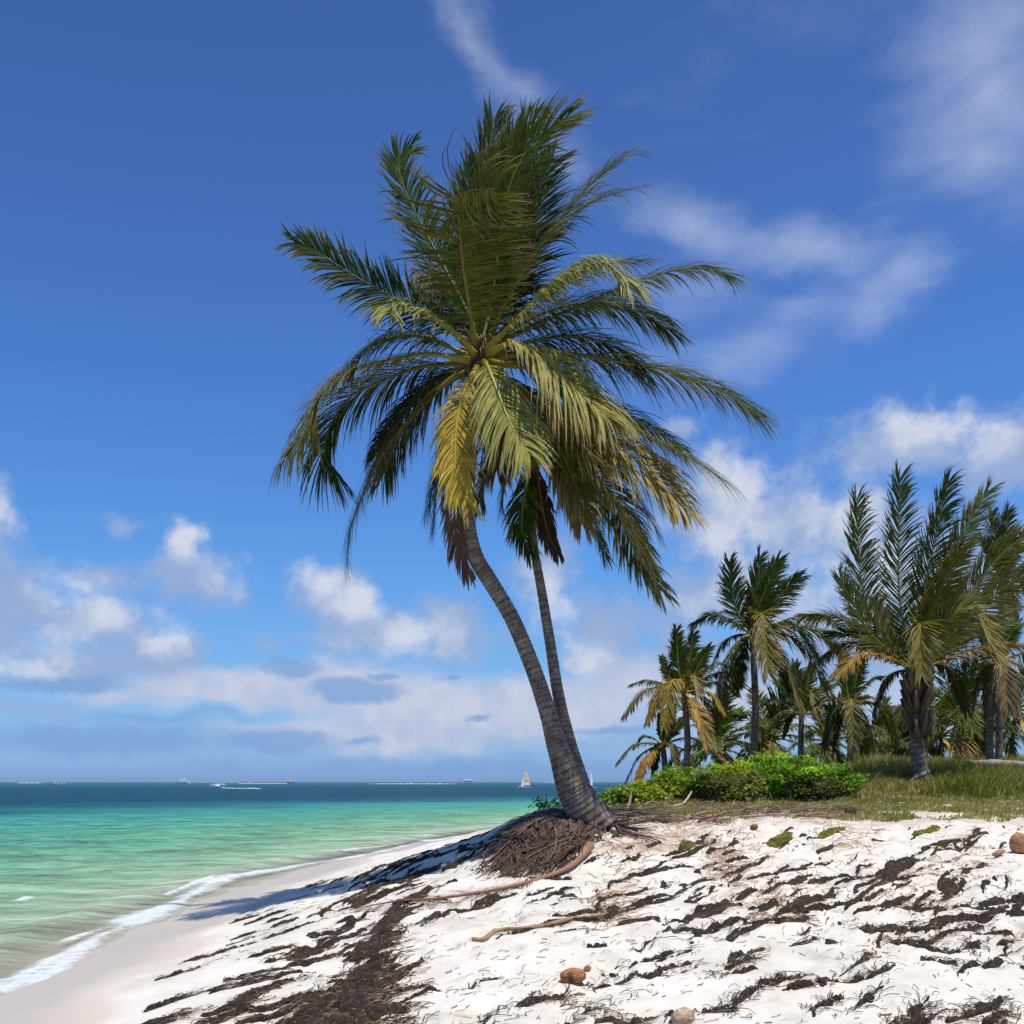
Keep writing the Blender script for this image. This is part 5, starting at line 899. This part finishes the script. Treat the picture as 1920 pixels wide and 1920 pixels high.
def husk(name, label, px, py, r, sq, col, split=False, seed=0, rz=0, tilt=0, cat='coconut', group=None, half=False, dz=.0):
    rg = random.Random(seed); c = G(px, py); V = []; Fc = []; Cc = []; nu, nv = 22, 15
    for i in range(nv + 1):
        th = math.pi * i / nv
        for j in range(nu):
            ph = 2 * math.pi * j / nu; f = 1 + .05 * math.sin(3 * ph + seed) + .035 * math.sin(2 * th + 2 * ph) + .03 * math.sin(7 * ph + i) + rg.uniform(-.015, .015)
            if split: f *= 1 - .34 * math.exp(-((ph - 4.4 + .15 * math.sin(i)) / .28) ** 2) * math.sin(th)
            x, y, z = math.sin(th) * math.cos(ph) * f * r * sq[0], math.sin(th) * math.sin(ph) * f * r * sq[1], math.cos(th) * r * sq[2] * f
            x, z = x * math.cos(tilt) - z * math.sin(tilt), x * math.sin(tilt) + z * math.cos(tilt); x, y = x * math.cos(rz) - y * math.sin(rz), x * math.sin(rz) + y * math.cos(rz)
            V.append((x, y, z)); k = rg.uniform(.75, 1.25) * (.45 if split and abs(ph - 4.4) < .35 and .2 < th / math.pi < .8 else 1); Cc.append((col[0] * k, col[1] * k, col[2] * k))
    Fc = [(i * nu + j, (i + 1) * nu + j, (i + 1) * nu + (j + 1) % nu, i * nu + (j + 1) % nu) for i in range(nv) for j in range(nu)]
    zm = -min(v[2] for v in V); q = MB(); q.add(V, Fc, Cc); o = q.build(name, M_husk, None, origin=(0, 0, 0)); o.location = c + Vector((0, 0, zm * .86 + dz)); return tag(o, label, cat, group)
ch = husk('coconut', 'orange-brown coconut husk with a split in its side, alone on white sand in front', 1074, 1850, .088, (1.12, .9, .68), (.38, .17, .075), True, 3, .0, .12, dz=-.012)
husk('husk_fragment', 'small curled orange husk piece just behind the split coconut', 1101, 1822, .034, (1, .8, .8), (.38, .15, .06), False, 4, .4, .5, 'husk piece')
husk('coconut', 'large tan coconut husk cut by the right edge of the picture', 1912, 1592, .155, (.85, .8, 1.0), (.42, .22, .11), False, 5, .3, .3)
husk('coconut', 'small dark brown husk on the short grass near its sandy edge', 1595, 1530, .10, (1.2, .9, .8), (.10, .045, .03), True, 6, .8, .2)
husk('coconut', 'flat dark husk on the short grass right of the small dark one', 1646, 1522, .11, (1.5, .8, .5), (.13, .06, .04), False, 7, .1, .1)
husk('coconut', 'small brown nut at the top of the sand face under the grass edge', 1414, 1556, .055, (1.1, 1, .8), (.24, .12, .07), False, 8, .1, .1)
husk('stone', 'pale rounded rock at the very bottom of the picture, right of the split coconut', 1280, 1925, .075, (1.0, .9, .8), (.46, .33, .22), False, 9, .1, .3, 'stone')
husk('husk_fragment', 'pink-brown husk piece half sunk in sand left of the large husk', 1872, 1600, .07, (1.4, .8, .5), (.40, .2, .13), False, 10, .2, .3, 'husk piece')
sg = 'pale stones scattered on the short grass'
for lb, a, b, r_ in [('pale stone on the short grass directly below the big stout palm', 1776, 1516, .09), ('small white stone by the yellow flowers in the short grass', 1690, 1508, .05), ('white stone at the grass edge, second from the right', 1848, 1525, .065), ('white stone at the grass edge, farthest right', 1900, 1524, .065), ('flat whitish stone near the left of the short grass, under the shrubs', 1562, 1494, .08), ('little white stone between the two dark husks', 1652, 1512, .06)]:
    o = husk('stone', lb, a, b, r_, (1.3, .9, .6), (.55, .5, .45), False, a, .3, 0, 'stone', sg); o.data.materials[0] = M_stone
# white stake, fallen log, exposed root wood
q = MB(); c = G(1338, 1502); q.box((0, 0, .07), (.035, .035, .20), (.75, .73, .68), .2, .8); q.box((0, 0, .175), (.03, .03, .015), (.6, .58, .52), .2, .5); o = q.build('stake', M_stone, None, origin=(0, 0, 0)); o.location = c; tag(o, 'short white stake standing in the short grass before the shrubs', 'stake')
q = MB(); a = PW3(1832, 1443, 31); b = PW3(1960, 1449, 30.5); a.z = gz(a.x, a.y) + .42; b.z = gz(b.x, b.y) + .40
Q, _ = spline([a - a, (b - a) * .3 + Vector((0, 0, .03)), (b - a) * .7, b - a], 30); rg = random.Random(4); q.tube(Q, [.15 * rg.uniform(.92, 1.06) for _ in Q], 12, (.34, .29, .25)); q.tube([Q[0], Q[0] + Vector((-.3, -.1, .1))], [.12, .07], 8, (.3, .24, .2)); q.tube([Q[1], Q[1] + Vector((-.25, -.2, -.2))], [.1, .05], 8, (.36, .28, .2))
o = q.build('fallen_log', M_wood); o.location = a; tag(o, 'grey fallen palm log lying in the grass at the right edge', 'log')
branch('driftwood', 'pale forked driftwood leaning at the foot of the stout palm', 'driftwood', [PW3(1700, 1472, 27.5), PW3(1716, 1458, 27.6), PW3(1742, 1447, 27.7)], [.03, .045, .05], (.5, .42, .3), 0, 7, 4, 3, world=True)

# ------------------------------------------------------------------ boats
WH, TAN = (.92, .92, .90), (.35, .22, .14)
def at_sea(px, py): Y = EYE * F / (py - HZ); return Vector(((px - CX) / F * Y, Y, 0))
def hull(m, L, B, H, col, x0=0, y0=0, z0=-.1, rake=.35):
    n = 9; V = []; 
    for i in range(n):
        t = i / (n - 1); x = (t - .5) * L; w = B / 2 * (1 - max(0, (t - .55) / .45) ** 2) * .98 + .02; sh_ = H * (1 + rake * t * t)
        for yy, zz in ((-w, sh_), (-w * .8, sh_ * .45), (-w * .25, 0), (w * .25, 0), (w * .8, sh_ * .45), (w, sh_)): V.append((x0 + x, y0 + yy, z0 + zz))
    f = [(i * 6 + k, i * 6 + k + 1, (i + 1) * 6 + k + 1, (i + 1) * 6 + k) for i in range(n - 1) for k in range(5)] + [(5, 4, 3, 2, 1, 0)] + [(i * 6 + 5, i * 6, (i + 1) * 6, (i + 1) * 6 + 5) for i in range(n - 1)]
    m.add(V, f, col)
def part(name, t, fn):
    m = MB(); fn(m); return m.build(name, M_boat, t, smooth=False)
def motorboat(label, px, py, L, rz, group=None, canopy=False):
    t = empty('motorboat', at_sea(px, py), label, 'boat', group); t.rotation_euler[2] = rz
    part('hull', t, lambda m: hull(m, L, L * .3, L * .16, WH)); part('cabin', t, lambda m: m.box((-.05 * L, 0, L * .16), (L * .32, L * .2, L * .14), WH, 0, .75)); part('windscreen', t, lambda m: m.box((.125 * L, 0, L * .17), (L * .03, L * .18, L * .1), (.05, .08, .1), 0, .9))
    if canopy: part('canopy', t, lambda m: (m.box((-.05 * L, 0, L * .36), (L * .5, L * .24, L * .03), WH), [m.box((sx * L * .2 - .05 * L, sy * L * .1, L * .25), (.06, .06, L * .2), (.5, .5, .5)) for sx in (-1, 1) for sy in (-1, 1)]))
    return t
motorboat('white speedboat with a foaming wake, nearest of the powerboats', 406, 1477.5, 5.0, math.pi)
g1 = 'low white motorboats moored near the horizon at the left'
for i, (px_, L_, lb) in enumerate([(40, 9, 'first'), (51, 8, 'second'), (61, 8, 'third'), (70, 8, 'fourth')]):
    motorboat(f'low white boat, {lb} from the left in the row of four at the far left', px_, 1470.3, L_ * .62, math.pi if i % 2 else 0, g1)
motorboat('longer low white boat, left one of the moored pair', 104, 1470.3, 6, 0, g1); motorboat('low white boat, right one of the moored pair', 117, 1470.3, 5, 0, g1)
motorboat('tiny white boat on the skyline left of the thatched hut', 467, 1468.8, 9, 0)
t = empty('motor_yacht', at_sea(344, 1469.6), 'white two-deck motor yacht on the skyline at the left', 'yacht')
part('hull', t, lambda m: hull(m, 15, 4, 2.2, WH)); part('cabin', t, lambda m: m.box((-1, 0, 3.0), (9, 3.4, 1.5), WH, 0, .92)); part('window_band', t, lambda m: m.box((-1, 0, 3.05), (8.6, 3.45, .5), (.06, .09, .12))); part('flybridge', t, lambda m: m.box((-1.4, 0, 4.5), (5.5, 3, .9), WH, 0, .9)); part('roof', t, lambda m: (m.box((-1.4, 0, 5.7), (6, 3, .2), WH), m.box((-3, 0, 5.2), (.15, .15, .9), WH), m.box((.6, 0, 5.2), (.15, .15, .9), WH)))
t = empty('excursion_barge', at_sea(872, 1469.8), 'flat barge with a white canopy and people deck, moored left of the sailboat', 'boat')
part('hull', t, lambda m: m.box((0, 0, .5), (17, 6, 1.3), (.38, .3, .25), 0, 1.0)); part('deck', t, lambda m: m.box((-5, 0, 1.9), (6, 5, 1.2), (.45, .38, .33), 0, .95)); part('cabin', t, lambda m: m.box((3.5, 0, 2.3), (7.5, 5, 2.2), (.7, .7, .7))); part('canopy', t, lambda m: m.box((3.6, 0, 4.3), (8.4, 6, .8), WH, 0, .95)); part('railing', t, lambda m: [m.box((-8 + k * 1.2, -2.4, 3.0), (.12, .12, 1.1), (.5, .5, .5)) for k in range(6)] + [m.box((-5, -2.4, 3.5), (6.2, .12, .12), (.5, .5, .5))])
def catamaran(label, px, py, L, H, sailcol, stripe, full, rz=0):
    t = empty('sailing_catamaran', at_sea(px, py), label, 'sailboat'); t.rotation_euler[2] = rz
    for s_ in (-1, 1): part('hull', t, lambda m: hull(m, L, .45, .42, WH, 0, s_ * .95, -.05))
    part('trampoline', t, lambda m: m.box((0, 0, .38), (L * .45, 1.9, .04), (.2, .2, .22))); part('mast', t, lambda m: m.tube([(.2, 0, .35), (.1, 0, H)], [.07, .045], 6, (.75, .75, .75)))
    def sail(m):
        n = 8; V = []; C_ = []
        for i in range(n + 1):
            f = i / n; w = full * (1 - f ** 2.2) + .25 * full * f
            for j in range(4):
                g = j / 3; V.append((.12 - g * w + (f * .25), math.sin(g * 3.1) * .22 * (1 - f * .5), .9 + f * (H - 1.05))); C_.append(stripe if (i in (2, 3, 5) or j == 3) else sailcol)
        m.add(V, [(i * 4 + j, i * 4 + j + 1, (i + 1) * 4 + j + 1, (i + 1) * 4 + j) for i in range(n) for j in range(3)], C_)
    part('sail', t, sail)
    part('jib', t, lambda m: m.add([(.2, 0, H * .8), (L * .42, 0, .5), (.45, .06, .7)], [(0, 1, 2)], sailcol)) if full > 1.5 else None
catamaran('small catamaran with an orange and cream sail left of the thick trunk', 984, 1476.6, 4.4, 6.1, (.95, .84, .66), (.85, .45, .2), 2.5, math.pi + .6)
catamaran('small catamaran with a narrow white sail, seen just right of the thick trunk', 1107, 1477, 4.0, 6.4, (.95, .95, .95), (.85, .9, .95), 1.1, math.pi + .6)
# thatched hut on the sandbar
p = at_sea(545, 1469.2); sb_ = MB(); n = 40; V = []; Fc = []
for i in range(n): a = 6.283 * i / n; V += [(math.cos(a) * 34 * (1 + .12 * math.sin(3 * a)), math.sin(a) * 26, -.3), (math.cos(a) * 30 * (1 + .12 * math.sin(3 * a)), math.sin(a) * 18, .42)]
Fc = [(2 * i, 2 * ((i + 1) % n), 2 * ((i + 1) % n) + 1, 2 * i + 1) for i in range(n)] + [tuple(2 * i + 1 for i in range(n))]
sb_.add(V, Fc, (.6, .52, .4)); o = sb_.build('sandbar', M_stone); o.location = p + Vector((-32, 0, 0)); tag(o, kind='structure')
p = p + Vector((0, 0, .3)); t = empty('thatched_hut', p, 'small thatched hut on stilts at the right end of the distant sandbar', 'hut')
for sx in (-1, 1):
    for sy in (-1, 1): part('post', t, lambda m: m.box((sx * 3, sy * 3, 1.6), (.35, .35, 3.4), (.2, .14, .1)))
part('floor', t, lambda m: m.box((0, 0, .8), (8, 8, .35), (.3, .22, .15))); part('roof', t, lambda m: (m.box((0, 0, 4.0), (9, 9, 2.6), (.30, .23, .16), 0, .32), m.box((0, 0, 5.6), (2.6, 2.6, .7), (.3, .22, .15), 0, .3))); part('railing', t, lambda m: [m.box((0, -3.9, 1.6), (7.6, .15, .2), (.3, .22, .15)), m.box((0, 3.9, 1.6), (7.6, .15, .2), (.3, .22, .15))])
# wakes, reef breakers
def foam_strip(name, label, pts, w, h, seed):
    rg = random.Random(seed); m = MB(); P = [at_sea(*q) for q in pts]; Q, L_ = spline(P, 60); V = []; n = 5
    for i, q in enumerate(Q):
        e = math.sin(math.pi * min(max(i / 60, .02), .98)) ** .4; k = rg.uniform(.25, 1.1)
        for j in range(n): f = j / (n - 1); V.append(q + Vector((0, (f - .5) * w * e, -.03 + h * e * k * math.sin(math.pi * f))))
    m.add(V, [(i * n + j, (i + 1) * n + j, (i + 1) * n + j + 1, i * n + j + 1) for i in range(60) for j in range(n - 1)], (.8, .84, .86)); o = m.build(name, M_stone); return tag(o, label, 'foam', kind='stuff')
foam_strip('boat_wake', 'white foam trail stretching right from the speedboat', [(412, 1477.6), (440, 1478.2), (475, 1478.6), (492, 1479.2)], 1.6, .26, 1)
foam_strip('boat_wake', 'thin white foam line above the speedboat', [(393, 1470.6), (425, 1470.6)], 5, .4, 2)
for i, (a, b, y) in enumerate([(28, 84, 1467.5), (360, 455, 1467.4), (690, 860, 1469.8), (1000, 1090, 1467.5)]):
    foam_strip('reef_breakers', 'thin white line of surf breaking on the reef along the skyline', [(a, y), ((a + b) / 2, y), (b, y)], 25, .45, 10 + i)
# END
